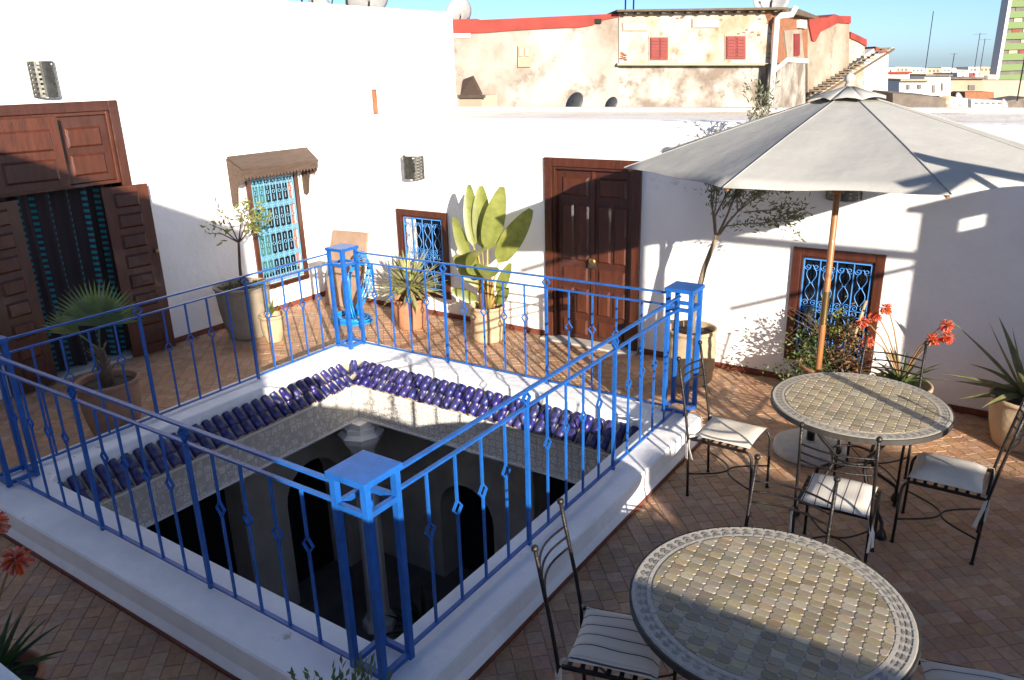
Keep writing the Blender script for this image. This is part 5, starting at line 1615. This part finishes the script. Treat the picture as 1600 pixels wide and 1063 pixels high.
# town roofs
g = random.Random(51)
def town(px0, px1, ytop, ybot, dist, mat, label, wins=(), slope=0, depth=8, cat='house', roof=None, nm='town_house', wmat='far_window'):
    F = Facade(px0, dist, px1, dist*1.01, 110)
    o = tag(empty(nm, F.P(F.L/2, 0, -9)), label, cat)
    fpoly(F, 'wall', mat, o, [(px0,ytop),(px1,ytop+slope),(px1,ybot),(px0,ybot)], 0, -depth)
    for (a, b, c, d) in wins:
        w_ = fpoly(F, 'window', wmat, o, [(a,b),(c,b),(c,d),(a,d)], .10, -.05)
    if roof: fpoly(F, 'roof', roof, o, [(px0-1,ytop-2),(px1+1,ytop+slope-2),(px1+1,ytop+slope+.6),(px0-1,ytop+.6)], .4, -depth-.2)
    return o
town(1384,1421,114,190,72,'white_paint','low white house with a reddish roof edge next to the white house',((1398,124,1402,132),(1410,124,1414,131)),0,9,roof='red_paint')
town(1405,1450,126,200,62,'white_paint','white house with two small dark windows in the middle distance',((1417,132,1421,140),(1434,132,1439,139)),0,8,roof='tan_wall')
town(1421,1447,112,160,110,'beige_wall','pale far house with roof clutter at the horizon',((1428,118,1431,123),),0)
town(1445,1485,118,200,80,'white_paint','white flat-roofed house with a door-like window',((1457,133,1461,145),(1471,130,1473,142)),.5,8,roof='tar_roof')
town(1496,1528,114,170,150,'white_paint','small white house far off at the horizon',((1503,119,1506,124),(1514,114,1524,120)),-1,wmat='shutter_red')
town(1528,1556,116,170,160,'beige_wall','pale house far off beside the green tower',((1538,118,1543,124),),1)
tw = town(1484,1537,123,200,96,'tan_wall','sand-coloured house with a grey hipped end and an orange wall below',((1513,133,1523,141),),0,7,roof='tar_roof')
town(1508,1553,144,200,93,'brick_orange','orange-red low wall block below the sand-coloured house',(),0,4,cat='wall')
town(1532,1610,126,210,130,'beige_wall','long blank beige building below the green tower',(),0,10,nm='blank_building',cat='building')
town(1484,1512,151,200,70,'white_paint','white roof wall below the sand-coloured house',((1475,162,1478,167),),3,4)
town(1518,1572,156,210,74,'white_paint','white roof wall with rows of small slots',[(1524+i*9,160+j*9,1529+i*9,162+j*9) for i in range(5) for j in range(2)],2,4,cat='wall')
town(1572,1612,158,210,80,'tar_roof','shadowy tiled shed at the right edge',(),-6,4,nm='roof_shed',cat='shed')
town(1395,1478,146,210,40,'tar_roof','dark weathered sheet roof rising behind the parasol',(),7,6,nm='sheet_roof',cat='roof')
town(1468,1486,150,210,43,'old_wall_up','crumbling cream wall end with a brick-red doorway',((1473,162,1477,169),),0,4,cat='wall',wmat='brick_orange')
names = ('white', 'pale', 'cream', 'sandy', 'whitewashed', 'bleached')
spots_ = ('just right of the white house', 'left of the tall leaning pole', 'behind the tall leaning pole', 'right of the tall leaning pole', 'left of the antenna masts', 'between the antenna masts', 'right of the antenna masts', 'at the foot of the green tower', 'under the green tower')
xx = 1380
for k in range(9):
    ww = g.uniform(17, 27); yt = g.uniform(103.5, 109)
    town(xx, xx+ww, yt, 165, 215+9*k, ('white_paint','beige_wall','white_paint','tan_wall')[k % 4], names[k % 6]+' box-like house on the horizon, '+spots_[k], [(xx+4+6*i, yt+3, xx+6.5+6*i, yt+6) for i in range(int(ww//8))], g.uniform(-1,1), 12)
    xx += ww-1
for (x, y, d_, h, lab) in ((1445,115,80,5.0,'tall leaning pole above the white town houses'), (1521,118,100,4.2,'antenna mast with small arms left of the green tower'), (1530,118,110,4.0,'antenna mast nearer the green tower'), (1589,158,48,4.4,'thin pole in front of the green tower'), (1383,115,60,1.6,'thin pole beside the white house'), (1486,118,90,2.0,'small antenna between the town houses')):
    r = ray(x, y); hh = Vector((r.x, r.y)).length; p = CAM+r*(d_/hh); mast(lab, p, h, .035, ((h*.97, h*.35, YAW),) if 'antenna' in lab else ())
for (x, y, r_, d_, lab) in ((1500,149,.5,55,'grey satellite dish on the sheet roof before the sand-coloured house'), (1571,159,.42,50,'satellite dish on the slotted roof wall at the right')):
    r = ray(x, y); hh = Vector((r.x, r.y)).length; p = CAM+r*(d_/hh); dish(lab, p-Vector((0,0,r_*1.0)), r_*.9, R(75), R(-20), 0, 'dish_grey')
# green office tower
FT = Facade(1562, 170, 1680, 178)
to = tag(empty('office_tower', FT.P(4, 0, -9)), 'tall green-banded office tower at the right edge', 'tower')
s0, zz0 = FT.sz(1562, 125); 
zlo = FT.sz(1560, 125)[1]
per = FT.sz(1600, 40)[1]-FT.sz(1600, 56.6)[1]
s0 = .0; s1 = FT.L
fbuild(FT, 'core', 'far_window', to, s0, s1, -1.3, 0, -9, zlo+per*14)
fbuild(FT, 'side_wall', 'tower_white', to, s0-.6, s0-.02, -1.5, .5, -9, zlo+per*14.2)
zb = FT.sz(1600, 121)[1]
for k in range(-2, 13):
    z = zb+per*k
    bnd = fbuild(FT, 'green_band', 'tower_green', to, s0, s1, -.2, .45, z-per*.31, z+per*.31)
    for j in range(9):
        a = s0+1.2+j*1.9
        if g.random() < .75:
            fbuild(FT, 'window', ('beige_wall', 'far_window', 'shutter_red', 'tan_wall')[g.randrange(4)], bnd, a, a+1.1+.5*g.random(), -.2, .12, z+per*.33, z+per*.67)

# ------------------------------------------------------------------ modelling units -> metres
bpy.context.view_layer.update()
for o in list(scene.objects):
    if o.parent is None and o.type in ('MESH', 'EMPTY'):
        o.location = Vector(o.location)*S
        o.scale = Vector(o.scale)*S
